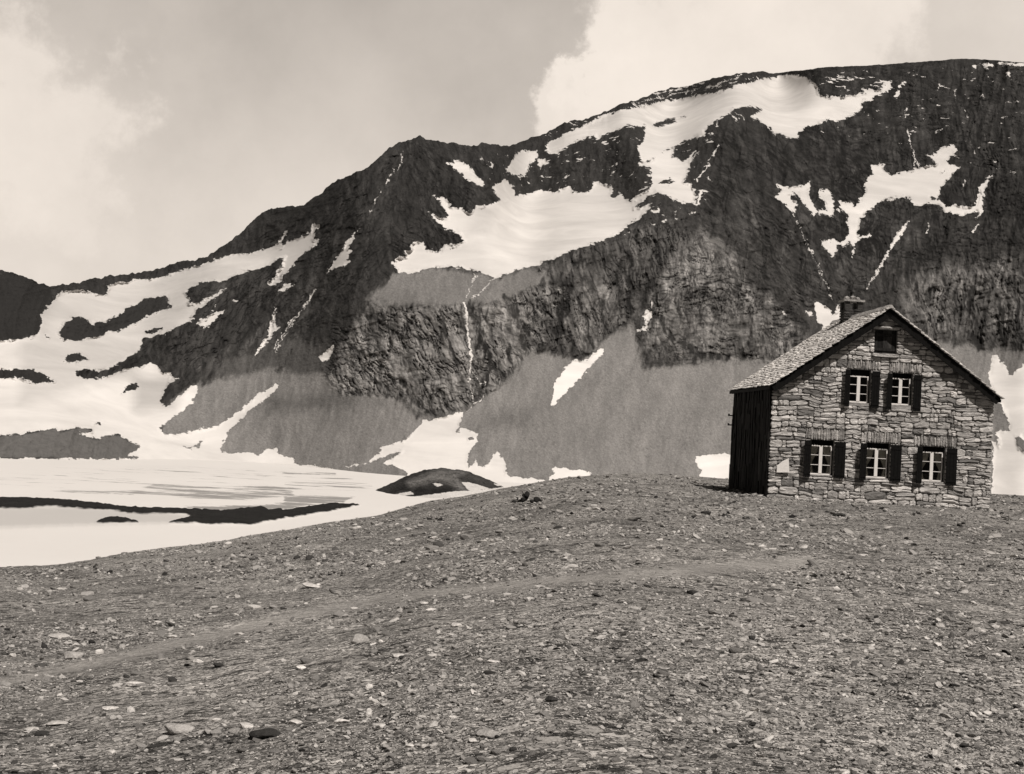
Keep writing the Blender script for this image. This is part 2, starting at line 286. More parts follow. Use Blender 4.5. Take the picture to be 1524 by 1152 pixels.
# ---------------------------------------------------------------- mountain: one continuous sheet of terrain, depth from slopes
LAKE_Z = -40.0
def build_mountain():
    us = np.concatenate([np.arange(-480, -20, 8.0), np.arange(-20, 1544, 1.2), np.arange(1544, 2080, 8.0)])
    NR = 490; t = np.linspace(0, 1, NR)
    vr = np.interp(us, RIDGE[:, 0], RIDGE[:, 1]); vf = np.interp(us, FOOT[:, 0], FOOT[:, 1])
    jag = (fbm(us/9.0, us*0+.5, 4, 2)-.5)*np.interp(us, [0, 700, 1000, 1200, 1524], [9, 8, 6, 3, 2])
    vf = blur(vf, 30, 0)+3; vsm = blur(vr, 30, 0)
    Vv = vf[:, None]+(vsm-vf)[:, None]*t[None]+(vr-vsm)[:, None]*t[None]**16+jag[:, None]*t[None]**70; Uu = np.repeat(us[:, None], NR, 1)
    dx, dy, e = ray(Uu, Vv)
    # display tone, relief contrast and slope, zone by zone
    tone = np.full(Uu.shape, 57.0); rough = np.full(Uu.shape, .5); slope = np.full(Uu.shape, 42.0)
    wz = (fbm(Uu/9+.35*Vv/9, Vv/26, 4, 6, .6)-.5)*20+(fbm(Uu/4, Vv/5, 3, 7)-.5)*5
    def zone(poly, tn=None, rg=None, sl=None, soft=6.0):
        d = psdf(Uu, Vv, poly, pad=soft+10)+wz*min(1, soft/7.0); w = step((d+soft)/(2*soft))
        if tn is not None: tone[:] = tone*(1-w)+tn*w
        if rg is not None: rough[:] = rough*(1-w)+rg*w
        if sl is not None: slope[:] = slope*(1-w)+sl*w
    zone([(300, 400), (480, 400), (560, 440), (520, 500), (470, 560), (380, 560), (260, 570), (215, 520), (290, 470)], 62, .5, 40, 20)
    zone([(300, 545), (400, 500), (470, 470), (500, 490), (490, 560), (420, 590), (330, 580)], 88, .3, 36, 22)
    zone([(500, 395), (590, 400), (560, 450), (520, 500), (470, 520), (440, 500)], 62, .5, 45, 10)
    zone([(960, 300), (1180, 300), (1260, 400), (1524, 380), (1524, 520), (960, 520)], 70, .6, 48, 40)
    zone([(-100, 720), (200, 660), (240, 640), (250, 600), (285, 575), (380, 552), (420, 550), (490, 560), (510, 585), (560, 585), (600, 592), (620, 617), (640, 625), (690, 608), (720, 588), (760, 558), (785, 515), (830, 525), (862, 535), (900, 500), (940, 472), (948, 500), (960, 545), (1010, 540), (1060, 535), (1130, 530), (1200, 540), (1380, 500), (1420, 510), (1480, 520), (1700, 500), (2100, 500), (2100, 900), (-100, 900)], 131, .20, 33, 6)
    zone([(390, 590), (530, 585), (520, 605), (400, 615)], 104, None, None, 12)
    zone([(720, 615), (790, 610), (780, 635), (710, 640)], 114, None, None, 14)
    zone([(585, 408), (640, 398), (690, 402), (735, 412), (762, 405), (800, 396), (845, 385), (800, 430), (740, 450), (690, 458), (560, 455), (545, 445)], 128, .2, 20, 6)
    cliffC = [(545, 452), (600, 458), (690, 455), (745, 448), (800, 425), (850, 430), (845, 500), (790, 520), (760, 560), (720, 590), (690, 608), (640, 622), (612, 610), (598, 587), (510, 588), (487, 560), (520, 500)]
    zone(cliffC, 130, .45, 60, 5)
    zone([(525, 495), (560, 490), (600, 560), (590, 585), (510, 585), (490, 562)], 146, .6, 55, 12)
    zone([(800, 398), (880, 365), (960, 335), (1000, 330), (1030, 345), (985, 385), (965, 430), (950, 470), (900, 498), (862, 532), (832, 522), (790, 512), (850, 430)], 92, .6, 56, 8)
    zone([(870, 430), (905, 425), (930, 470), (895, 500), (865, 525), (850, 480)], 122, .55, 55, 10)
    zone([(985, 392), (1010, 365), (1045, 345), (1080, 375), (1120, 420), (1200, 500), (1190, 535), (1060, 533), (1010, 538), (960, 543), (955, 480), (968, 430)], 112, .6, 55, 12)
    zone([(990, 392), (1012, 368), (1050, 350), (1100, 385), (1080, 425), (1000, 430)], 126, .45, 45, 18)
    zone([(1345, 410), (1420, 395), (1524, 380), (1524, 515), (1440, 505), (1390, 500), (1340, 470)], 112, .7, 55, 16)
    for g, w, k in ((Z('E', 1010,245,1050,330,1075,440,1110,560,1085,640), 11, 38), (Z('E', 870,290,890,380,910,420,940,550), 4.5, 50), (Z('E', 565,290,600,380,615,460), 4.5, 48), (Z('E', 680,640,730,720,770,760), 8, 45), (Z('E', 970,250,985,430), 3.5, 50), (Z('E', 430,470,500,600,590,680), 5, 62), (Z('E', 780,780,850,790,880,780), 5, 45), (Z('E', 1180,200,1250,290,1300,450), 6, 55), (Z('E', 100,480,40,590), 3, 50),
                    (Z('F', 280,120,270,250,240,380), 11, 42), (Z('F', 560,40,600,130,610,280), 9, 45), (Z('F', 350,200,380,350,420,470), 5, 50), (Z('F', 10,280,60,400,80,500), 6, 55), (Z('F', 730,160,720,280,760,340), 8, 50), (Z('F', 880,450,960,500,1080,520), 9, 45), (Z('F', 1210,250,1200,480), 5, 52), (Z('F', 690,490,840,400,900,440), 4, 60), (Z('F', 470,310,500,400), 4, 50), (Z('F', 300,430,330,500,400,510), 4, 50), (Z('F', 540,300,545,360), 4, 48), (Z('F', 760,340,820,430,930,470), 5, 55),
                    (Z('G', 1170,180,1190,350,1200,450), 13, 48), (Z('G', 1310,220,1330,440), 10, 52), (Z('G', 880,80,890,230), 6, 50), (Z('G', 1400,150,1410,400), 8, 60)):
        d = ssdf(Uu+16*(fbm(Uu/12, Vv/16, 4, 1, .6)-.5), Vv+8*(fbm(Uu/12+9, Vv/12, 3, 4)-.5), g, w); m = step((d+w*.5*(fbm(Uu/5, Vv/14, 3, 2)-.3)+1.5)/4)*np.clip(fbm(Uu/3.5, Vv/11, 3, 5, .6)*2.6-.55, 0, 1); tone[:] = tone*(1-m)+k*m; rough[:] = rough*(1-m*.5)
    # fine bedding and fall-line cracks, each face with the lean of its own strata
    def hatch(poly, ang, length, width, dark, light=0.0, soft=14, seed=1):
        ca, sa = math.cos(math.radians(ang)), math.sin(math.radians(ang))
        wu = Uu+10*(fbm(Uu/35, Vv/35, 3, seed)-.5)*2; wv = Vv+10*(fbm(Uu/35+50, Vv/35+9, 3, seed+1)-.5)*2
        al = (wu*ca+wv*sa)/length; ac = (-wu*sa+wv*ca)/width
        n = fbm(al, ac, 3, seed+2, .6); c = step((np.abs(n-.5)*-2+.11)/.09); gap = step((fbm(Uu/40+3, Vv/30, 3, seed+3)-.36)/.2)
        w = step((psdf(Uu, Vv, poly, soft+2)+soft)/(2*soft)) if poly is not None else 1.0
        w = w*step((rough-.22)/.2)
        n2 = fbm(al*1.7+40, ac*1.7, 2, seed+4)
        tone[:] = tone*(1-w*dark*c*gap)*(1+w*light*(n2-.5)*2)
        crk[:] = np.maximum(crk, w*c*gap*dark)
    crk = np.zeros(Uu.shape)
    hatch(None, 80, 40, 7, .22, .16, seed=1)
    hatch([(30, 560), (480, 290), (620, 200), (560, 420), (380, 560), (200, 600)], 128, 30, 6, .35, .18, seed=2)
    hatch([(620, 200), (780, 330), (680, 400), (560, 420)], 48, 34, 6, .35, .2, seed=3)
    hatch(cliffC, 62, 26, 5, .80, .30, 6, 4); hatch(cliffC, 12, 40, 6, .30, .16, 6, 5)
    hatch([(495, 480), (560, 500), (610, 600), (500, 600), (480, 560)], 35, 20, 4.5, .6, .25, 8, 0)
    hatch([(800, 400), (960, 330), (1030, 345), (950, 470), (860, 535), (780, 520)], 70, 26, 5, .7, .3, 8, 6)
    hatch([(955, 540), (960, 430), (1040, 350), (1200, 480), (1190, 540)], 8, 26, 4.5, .6, .3, 12, 2); hatch([(955, 540), (960, 430), (1040, 350), (1200, 480), (1190, 540)], 85, 22, 5, .45, .2, 12, 3)
    hatch([(1040, 350), (1060, 200), (1130, 170), (1300, 200), (1300, 440), (1180, 480)], 32, 44, 5, .40, .24, 16, 5)
    hatch([(1180, 100), (1524, 90), (2000, 100), (2000, 400), (1300, 400), (1200, 260)], 6, 30, 4.2, .45, .24, 16, 7); hatch([(1180, 150), (1524, 120), (2000, 120), (2000, 400), (1300, 400)], 84, 44, 8, .45, .22, 16, 0)
    hatch([(1340, 400), (2000, 380), (2000, 520), (1380, 505)], 78, 26, 6, .62, .42, 12, 1)
    hatch([(1180, 100), (1524, 90), (2000, 100), (2000, 520), (1380, 505), (1180, 480), (1100, 300)], 86, 75, 15, .34, .28, 16, 2)  # broad hatches from here on: rib and gully shading painted into the tone
    hatch([(30, 560), (480, 290), (620, 200), (560, 420), (380, 560), (200, 600)], 120, 60, 14, .28, .24, 16, 6)
    hatch([(620, 200), (800, 240), (960, 190), (960, 300), (780, 330), (680, 400), (560, 420)], 70, 50, 12, .3, .26, 14, 0)
    hatch([(1040, 350), (1060, 200), (1130, 170), (1300, 200), (1300, 440), (1180, 480)], 62, 80, 14, .28, .24, 16, 4)
    hatch(cliffC, 74, 70, 13, .45, .30, 6, 3); hatch([(800, 400), (960, 330), (1030, 345), (950, 470), (860, 535), (780, 520)], 80, 70, 13, .45, .30, 8, 1)
    hatch([(955, 540), (960, 430), (1040, 350), (1200, 480), (1190, 540)], 80, 60, 14, .3, .34, 12, 5)
    # loose scree: fans running down the slope, grit
    fw = Uu+14*(fbm(Uu/60, Vv/50, 3, 5)-.5); fan = fbm(fw/22+Vv/70, Vv/60, 4, 2, .6); fan2 = fbm(fw/5-Vv/40, Vv/22, 3, 6, .6)
    sc = step((.42-rough)/.2)*(tone > 70); tone[:] = tone*(1+sc*(.20*(fan-.5)+.14*(fan2-.5)))
    blk = fbm(Uu/2.6, Vv/2.2, 2, 3); tone[:] = tone*(1-sc*.10*step((blk-.70)/.1)*step((fbm(Uu/50, Vv/40, 2, 1)-.42)/.2))
    tone[:] = tone*(1+RNG.normal(0, .055, Uu.shape))
    tone[:] = np.clip(tone, 30, 175)
    # gentle ground under the snow
    zone(SNOW[0], None, None, 17, 8)
    for i in (8, 13): zone(SNOW[i], None, None, 22, 6)
    for i in (12, 20): zone(SNOW[i], None, None, 21, 6)
    zone(HOLES[5], 108, .4, 25, 2)
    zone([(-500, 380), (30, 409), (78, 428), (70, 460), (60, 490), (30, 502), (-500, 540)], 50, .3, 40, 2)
    for i in (2, 3, 0): zone(HOLES[i], 52, .4, 40, 2)
    # integrate slopes upward
    S = np.tan(np.radians(blur(blur(slope, 9, 0), 8, 1)))
    den = np.maximum(S-e, .06)
    de = np.diff(e, axis=1); ln = np.concatenate([np.zeros((len(us), 1)), np.cumsum(de/(.5*(den[:, 1:]+den[:, :-1])), 1)], 1)
    D0 = LAKE_Z/np.minimum(e[:, 0], -.02); D0 = np.clip(D0, 500, 1400)
    ln = ln+np.log(blur(D0, 20, 0))[:, None]
    ln = blur(ln, 16, 0)
    # relief: ribs and gullies down the fall line, ledges across it, rubble
    rk = np.clip(rough/.6, .05, 1.6)
    warp = 18*(fbm(Uu/70, Vv/60, 3, 3)-.5)
    gul = ridged((Uu+warp+.25*Vv)/26, Vv/95, 4, 1)
    led = ridged((Uu)/70, (Vv+.25*Uu+warp*.5)/11, 3, 4)
    fine = fbm(Uu/7, Vv/6, 4, 5, .6)
    wide = fbm(Uu/90, Vv/120, 3, 6)
    sn = np.full(Uu.shape, -14.0)
    Us = Uu+(fbm(Uu/7, Vv/5, 4, 1, .65)-.5)*9; Vs = Vv+(fbm(Uu/8+31, Vv/5+7, 4, 3, .65)-.5)*8
    for p in SNOW: sn = np.maximum(sn, psdf(Us, Vs, p))
    for p in HOLES: sn = np.minimum(sn, -psdf(Us, Vs, p))
    gap = (fbm(Uu/8+3, Vv/6, 3, 5)-.30)*3.5
    for g, w in STROKES: sn = np.maximum(sn, np.minimum(ssdf(Us, Vs, g, w), np.where((w < 1.5) | (w > 3), 9.0, 0)+gap*w))
    sn = np.minimum(sn, np.where(fbm(Uu/6+9, Vv/3.4, 3, 6, .6) > .66-.012*np.clip(6-sn, 0, 6), -1.5, 14) if False else sn)
    cover = step((sn+1)/6); k = rk*(1-cover)
    ln = ln+.0030*crk*(1-cover)+k*(-.016*(gul-.5)-.0035*(led-.5)+.0032*(fine-.5))+(.012*(wide-.5))*(.4+.6*np.clip(rk, 0, 1))*(1-.5*cover)
    D = np.exp(ln)
    ragged = np.interp(sn, [-14, 14], [10, 10])*np.ones_like(sn)
    # straight-edged snow strips low on the scree are less ragged
    zr = np.full(Uu.shape, 13.0)
    for p in (SNOW[0],): zr = np.where(psdf(Uu, Vv, p, 10) > -8, 8.0, zr)
    zr = np.where((Vv > 520), 8.0, zr)
    for g, w in STROKES: zr = np.where(ssdf(Uu, Vv, g, w+2) > 0, 2.5, zr)
    sk = np.zeros(Uu.shape)
    for p, q in ((([(1180, 104), (1290, 100), (1524, 90), (2000, 100), (2000, 300), (1524, 300), (1420, 240), (1330, 215), (1215, 205), (1200, 165)]), .62), ([(815, 190), (950, 185), (965, 230), (990, 290), (930, 300), (830, 285), (760, 295), (770, 250)], .75), ([(840, 186), (980, 136), (1140, 106), (1135, 122), (980, 152), (850, 192)], .95), ([(680, 220), (760, 222), (780, 260), (740, 290), (700, 240)], .6), ([(960, 230), (1075, 175), (1060, 240), (1050, 330), (960, 340)], .7), ([(1215, 110), (1300, 110), (1340, 125), (1290, 145), (1220, 140)], 1.05)):
        d = psdf(Uu, Vv, p, 10); sk = np.maximum(sk, q*step((d+3)/8))
    snow_tone = 1+.14*step((Vv-480)/80)          # cleaner avalanche snow low down, older firn above
    for p, q in (([(30, 420), (500, 330), (480, 400), (330, 470), (200, 560), (30, 600)], .88), ([(200, 560), (270, 560), (260, 610), (200, 610)], .72), ([(700, 300), (740, 310), (725, 350), (700, 345)], .8)):
        d = psdf(Uu, Vv, p, 16); w = step((d+14)/28); snow_tone = snow_tone*(1-w)+q*w  # darker patches: soft shading of snow hollows painted into the albedo
    # far side of the ridge
    X = dx*D; Y = dy*D; Zz = e*D
    bx, by, bz = [X], [Y], [Zz]
    for q in (12, 40, 120, 300, 700):
        bx.append(dx[:, -1:]*(D[:, -1:]+q)); by.append(dy[:, -1:]*(D[:, -1:]+q)); bz.append(Zz[:, -1:]-.75*q-2)
    ext = lambda a, c=None: np.concatenate([a]+[a[:, -1:]]*5, 1)
    P = np.stack([np.concatenate(bx, 1), np.concatenate(by, 1), np.concatenate(bz, 1)], -1)
    # skirt below the foot
    f0 = P[:, :1].copy(); f0[..., 2] -= 40; P = np.concatenate([f0, P], 1)
    pre = lambda a: np.concatenate([a[:, :1], ext(a)], 1)
    n, m = P.shape[:2]
    o = mesh_np('mountain', P.reshape(-1, 3), grid_faces(n, m)[:, ::-1], mat_mountain(), attrs={'snow': pre(sn), 'alb': pre(lin(tone)*.82), 'rough': pre(rough), 'ragged': pre(zr), 'speck': pre(sk), 'snow_tone': pre(snow_tone)})
    tag(o, kind='structure')
build_mountain()

# ---------------------------------------------------------------- frozen lake and snow on the valley floor
def mat_valley():
    m = NT('lake ice and snow')
    st = m.noise(.06, 7, .72, (.4, 1.1, 1), .4)
    melt = m.ss(m.math('ADD', st, m.math('MULTIPLY', m.attr('melt'), .5)), .80, .90)
    edge = m.math('ADD', m.attr('dark'), m.math('MULTIPLY', m.math('SUBTRACT', m.noise(.12, 5, .6), .5), 3.5))
    edge = m.math('ADD', edge, .6)
    dk = m.ss(edge, -.7, .7)
    snow = m.math('ADD', .70, m.math('MULTIPLY', m.math('SUBTRACT', m.noise(.012, 6, .6, (1, .4, 1)), .5), .12))
    snow = m.math('MULTIPLY', snow, m.attr('snow_tone'))
    c = m.lerp(m.math('MULTIPLY', melt, .85), snow, .22)
    c = m.lerp(dk, c, m.math('MULTIPLY', m.noise(.15, 4, .6), .026))
    m.grey(c)
    m.bump(m.noise(.08, 5, .6), 1.2, .25)
    return m.m
def build_valley():
    us = np.concatenate([np.arange(-700, -20, 10.0), np.arange(-20, 1544, 3.0), np.arange(1544, 2300, 10.0)])
    hv = 576+F*math.tan(PITCH)+(us-762)*math.tan(ROLL)
    Dv = np.concatenate([np.linspace(70, 190, 25)[:-1], np.exp(np.linspace(math.log(190), math.log(1350), 330))])
    Vv = hv[:, None]-F*LAKE_Z/Dv[None]; Uu = np.repeat(us[:, None], len(Dv), 1)
    dx, dy, e = ray(Uu, Vv)
    dark = psdf(Uu, Vv, [(-400, 715), (-100, 726)]+list(map(tuple, Z('H', 107,387,300,400,480,420,600,440,760,452,960,462,1140,475,1350,457,1390,475,1455,470)))+list(map(tuple, Z('I', 0,480,130,460,250,445,350,448,395,452,250,480,0,518)))+list(map(tuple, Z('H', 1455,518,1300,543,1100,538,870,528,990,500,960,485,760,480,660,475,620,465,540,455,440,450,280,430,200,432,107,437)))+[(-100, 740), (-400, 730)])
    dark = np.maximum(dark, psdf(Uu, Vv, Z('H', 500,515,540,500,600,495,660,505,715,522,510,520)))
    melt = np.zeros(Uu.shape)
    for p, q, s in ((Z('H', -200,235,700,225,1100,235,1524,250,1524,345,700,350,-200,345), .50, 10), (Z('I', 0,285,300,300,480,340,480,380,0,400), .62, 6), (Z('H', 200,345,700,345,800,320,1100,340,1524,345,1524,420,1100,440,700,400,200,360), .74, 6), (Z('I', 0,390,240,395,400,405,330,430,0,480), .9, 6), (Z('H', 950,445,1250,440,1524,430,1524,470,1390,475,1140,472,960,460), .95, 5), (Z('H', 1360,265,1524,275,1524,290,1400,275), .85, 2), (Z('I', 0,275,290,280,280,300,0,295), .8, 3), (Z('I', 230,405,400,405,320,440,200,440), .9, 3)):
        d = psdf(Uu, Vv, p, 12); melt = np.maximum(melt, q*step((d+s)/(2*s)))
    snow_tone = np.ones(Uu.shape); d = psdf(Uu, Vv, [(-400, 725), (30, 742), (180, 748), (290, 762), (250, 772), (30, 770), (-400, 765)], 10); snow_tone = snow_tone-.26*step((d+4)/8)  # greyer snow below the dark band
    z = LAKE_Z+.5*(fbm(dx*Dv/60, dy*Dv/60, 3, 2)-.5)+np.clip((dark+2)/3, 0, 1)*(.5+1.0*fbm(Uu/5, Vv/30, 3, 1))
    P = np.stack([dx*Dv[None], dy*Dv[None], z], -1)
    o = mesh_np('frozen_lake', P.reshape(-1, 3), grid_faces(*P.shape[:2])[:, ::-1], mat_valley(), attrs={'dark': dark, 'melt': melt, 'snow_tone': snow_tone})
    tag(o, kind='structure')
build_valley()

def mat_rock(name, lo, hi, scale, bump, snow=False):
    m = NT(name)
    n = m.noise(scale, 6, .65); n2 = m.noise(scale*4, 5, .65)
    v = m.ss(m.math('ADD', m.math('MULTIPLY', n, .65), m.math('MULTIPLY', n2, .35)), .32, .68, lo, hi)
    if snow:
        e = m.math('ADD', m.attr('snow'), m.math('MULTIPLY', m.math('SUBTRACT', m.noise(scale*2, 5, .6), .5), 4))
        v = m.lerp(m.ss(e, -.5, .5), m.math('MULTIPLY', v, m.attr('alb')), .66)
    m.grey(v); m.bump(m.math('ADD', n, m.math('MULTIPLY', n2, .6)), bump, .9)
    return m.m

def build_knoll():
    # a low dome of bare rock standing out of the snow at the lake's edge
    cx, cy, ce = (float(q) for q in ray(668, 733)); D = LAKE_Z/ce; C = np.array([cx*D, cy*D, LAKE_Z])
    rx, ry, H = 41.0, 62.0, 13.0
    n, m = 120, 160
    r = np.linspace(0, 1.15, n)[:, None]; a = np.linspace(0, 2*math.pi, m)[None]
    lx = r*np.cos(a); ly = r*np.sin(a)
    prof = np.clip(1-r**2, -.12, 1)**1 if False else np.where(r < 1, np.clip(1-r**2, 0, 1)**1.35, -.1*(r-1)/.15)
    z = H*prof*(1+.18*(fbm(lx*3+9, ly*3+4, 4, 3)-.5))*(1+.10*np.cos(a-2.6)*r)+(2.2*(fbm(lx*5+15, ly*9+8, 5, 2, .6)-.5)+1.6*(ridged(lx*6+3, ly*10+8, 4, 5)-.5))*np.clip((1.1-r)*4, 0, 1)
    P = np.stack([C[0]+lx*rx+2.5*ly, C[1]+ly*ry, C[2]+z], -1)
    q = P.reshape(-1, 3); dpt = q@FW; Uu = 762+F*(q@RT)/dpt; Vv = 576-F*(q@UP)/dpt
    front = (ly.ravel() < .35)
    sn = np.full(Uu.shape, -14.0)
    for p in (np.array([(540, 752), (574, 744), (600, 741), (640, 736), (674, 731.5), (697, 730), (735, 727), (765, 722), (790, 770), (540, 775)]), Z('I', 775,345,800,342,830,352,800,362), Z('I', 925,340,960,338,1010,350,1070,372,1000,380,965,384,945,362), Z('I', 540,410,660,385,680,400,620,410,530,432), Z('I', 1085,345,1160,350,1110,358)):
        sn = np.maximum(sn, psdf(Uu, Vv, p))
    sn = np.where(front, sn, -14.0)
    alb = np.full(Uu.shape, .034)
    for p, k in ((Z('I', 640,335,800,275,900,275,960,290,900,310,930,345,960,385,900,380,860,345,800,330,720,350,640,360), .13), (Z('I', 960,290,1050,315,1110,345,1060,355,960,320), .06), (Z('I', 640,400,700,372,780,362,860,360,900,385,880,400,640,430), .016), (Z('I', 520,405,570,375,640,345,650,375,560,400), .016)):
        w = step((psdf(Uu, Vv, p, 8)+4)/8); alb = alb*(1-w)+k*w  # lit wedge of the knoll painted as lighter albedo, flanks darker
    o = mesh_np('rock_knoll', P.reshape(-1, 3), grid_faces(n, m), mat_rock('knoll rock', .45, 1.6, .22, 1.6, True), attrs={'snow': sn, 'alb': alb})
    tag(o, kind='structure')
build_knoll()

# ---------------------------------------------------------------- near ground: stony shoulder that breaks off towards the lake
CREST = np.array([(-900, 870), (-100, 848), (30, 840), (60, 840), (100, 836), (140, 831), (190, 823), (300, 810), (330, 806), (370, 797), (420, 789), (480, 778), (560, 766), (600, 755), (640, 745), (690, 738), (740, 728), (780, 722), (843, 711), (900, 706), (960, 705), (1090, 713), (1200, 720), (1524, 738), (1900, 760), (2600, 800)], float)
_cx, _cy, _ce = ray(CREST[:, 0], CREST[:, 1]); CTH = np.arctan2(_cx, _cy)
def ground_z(x, y):
    th = np.arctan2(x, y); D = np.hypot(x, y)
    te = np.interp(th, CTH, _ce); Dc = np.interp(np.degrees(th), [-40, -22, -10, 2, 8, 14, 24, 40], [34, 40, 50, 64, 70, 72, 76, 80])
    zc = te*Dc; s = np.minimum(D/Dc, 1.0)
    g0 = -1.72
    z = g0+(zc-g0)*s+.35*s*(1-s)*(-1)*np.clip(-th*2.2, 0, 1)*1.2
    z = z-np.clip(D-Dc, 0, None)*.36-np.clip(D-Dc, 0, 6)**2*.012
    w = np.clip(1-np.abs(D-Dc)/9, 0, 1)
    fade = np.clip(D/8, .25, 1)
    bump = (fbm(x/5.5+40, y/5.5+40, 4, 3)-.5)*.34*fade+(fbm(x/1.1+7, y/1.1+70, 3, 5)-.5)*.09
    house = np.clip(1-np.hypot((x-14)/6.5, (y-47)/6)**4, 0, 1)
    return z+bump*(1-.6*w)*(1-.8*house), Dc
PATH = np.array([(-200, 1030), (20, 1012), (150, 985), (300, 950), (430, 918), (560, 893), (680, 878), (760, 872), (843, 862), (1000, 850), (1200, 835)], float)
def path_w(U, V): return step((ssdf(U, V, PATH, 13.0, 20)+7)/12)*.75
def project(x, y, z):
    q = np.stack([x, y, z], -1); d = q@FW; d = np.where(d < .1, .1, d)
    return 762+F*(q@RT)/d, 576-F*(q@UP)/d
def mat_ground():
    m = NT('stony ground')
    n1 = m.noise(.55, 5, .6); n3 = m.noise(30, 4, .7); cl = m.noise(1.6, 4, .6)
    wob = m.noise(9, 3, .6)
    def cells(scale, lo, hi, seed):
        mp = m.N.new('ShaderNodeMapping'); mp.inputs[1].default_value = (seed, seed*.37, 0); mp.inputs[3].default_value = (.7, 1.0, 1.0)
        mp.inputs[2].default_value = (0, 0, seed)
        ad = m.N.new('ShaderNodeVectorMath'); ad.operation = 'MULTIPLY_ADD'; m.L.new(m.tc.outputs['Object'], mp.inputs[0])
        cb = m.N.new('ShaderNodeCombineXYZ'); 
        for q in range(3): m.L.new(wob, cb.inputs[q])
        m.L.new(cb.outputs[0], ad.inputs[0]); ad.inputs[1].default_value = (.5/scale*3, -.5/scale*3, .2/scale); m.L.new(mp.outputs[0], ad.inputs[2])
        e = m.N.new('ShaderNodeTexVoronoi'); e.feature = 'DISTANCE_TO_EDGE'; e.inputs['Scale'].default_value = scale; m.L.new(ad.outputs[0], e.inputs[0])
        f = m.N.new('ShaderNodeTexVoronoi'); f.inputs['Scale'].default_value = scale; m.L.new(ad.outputs[0], f.inputs[0])
        c = m.N.new('ShaderNodeSeparateColor'); m.L.new(f.outputs['Color'], c.inputs[0])
        return m.ss(e.outputs[0], .015, .09), m.lerp(c.outputs[0], lo, hi), c.outputs[1]
    e1, t1, r1 = cells(9.0, .22, .50, 1.7); e2, t2, r2 = cells(23.0, .12, .62, 4.1); e3, t3, r3 = cells(55.0, .12, .66, 8.3)
    pick = m.ss(m.math('ADD', r1, m.math('MULTIPLY', m.math('SUBTRACT', cl, .5), 1.2)), .84, .88)
    fine = m.math('MULTIPLY', m.lerp(m.ss(r2, .35, .45), t3, t2), m.lerp(m.ss(r2, .35, .45), m.math('MAXIMUM', e3, .5), m.math('MAXIMUM', e2, .45)))
    a = m.lerp(pick, fine, m.math('MULTIPLY', t1, m.math('MAXIMUM', e1, .5)))
    a = m.math('MULTIPLY', a, m.math('MULTIPLY', m.ss(m.math('ADD', m.math('MULTIPLY', n1, .6), m.math('MULTIPLY', m.noise(.16, 5, .6), .4)), .36, .64, .58, 1.22), m.ss(n3, .25, .75, .72, 1.28)))
    hole = m.math('MAXIMUM', m.ss(m.noise(4.5, 7, .75, (.55, 1, 1)), .56, .61), m.math('MULTIPLY', m.ss(m.noise(13, 5, .7, (.55, 1, 1)), .57, .63), .85))
    a = m.math('MULTIPLY', a, m.math('SUBTRACT', 1.0, m.math("MULTIPLY", hole, .80)))  # dark gaps and holes: shade between stones painted into the albedo
    a = m.lerp(m.math('MULTIPLY', m.attr('path'), .72), a, m.ss(n3, .3, .7, .24, .33))
    m.grey(a, (1.0, .962, .915))
    h = m.math('ADD', m.math('MULTIPLY', m.lerp(pick, m.math('MULTIPLY', e2, .45), e1), 1.0), m.math('ADD', m.math('MULTIPLY', n3, .22), m.math('MULTIPLY', hole, -1.0)))
    m.bump(h, .05, m.math('SUBTRACT', .9, m.math('MULTIPLY', m.attr('path'), .7)))
    return m.m
def build_ground():
    th = np.radians(np.concatenate([np.linspace(-85, -26, 40)[:-1], np.linspace(-26, 26, 560), np.linspace(26, 85, 40)[1:]]))
    s = np.concatenate([np.exp(np.linspace(math.log(1.2), math.log(30), 330)), np.linspace(30, 84, 190)[1:], np.linspace(86, 190, 24)])
    T, Sx = np.meshgrid(th, s, indexing='ij'); x = np.sin(T)*Sx; y = np.cos(T)*Sx
    z, Dc = ground_z(x, y)
    Uu, Vv = project(x, y, z)
    o = mesh_np('ground', np.stack([x, y, z], -1).reshape(-1, 3), grid_faces(*x.shape)[:, ::-1], mat_ground(), attrs={'path': path_w(Uu, Vv)})
    tag(o, kind='structure')
    # the shelf behind the photographer
    a = np.radians(np.linspace(85, 275, 60)); r = np.array([0, 1.2, 4, 15, 60, 180.0])
    A, Rr = np.meshgrid(a, r, indexing='ij'); x = np.sin(A)*Rr; y = np.cos(A)*Rr
    z = -1.72-.02*Rr+(fbm(x/5+3, y/5+8, 3, 3)-.5)*.2
    z = np.where(Rr < .01, -1.72, z)
    o = mesh_np('ground', np.stack([x, y, z], -1).reshape(-1, 3), grid_faces(*x.shape)[:, ::-1], o.data.materials[0], attrs={'path': np.zeros(x.shape)})
    tag(o, kind='structure')
build_ground()
def ground_hit(u, v):
    """world point where a photo pixel meets the near ground (vectorised)"""
    dx, dy, e = ray(u, v); lo = np.full(np.shape(u), 1.0); hi = np.full(np.shape(u), 90.0)
    Ds = np.exp(np.linspace(math.log(2), math.log(88), 220)); hit = np.full(np.shape(u), np.nan)
    prev = None
    for D in Ds:
        z, _ = ground_z(dx*D, dy*D); below = (e*D < z) & np.isnan(hit)
        hit = np.where(below, D, hit)
    a = hit*.98; b = hit
    for _ in range(12):
        mD = (a+b)/2; z, _ = ground_z(dx*mD, dy*mD); bl = e*mD < z
        b = np.where(bl, mD, b); a = np.where(bl, a, mD)
    D = (a+b)/2; z, _ = ground_z(dx*D, dy*D)
    return dx*D, dy*D, z, D

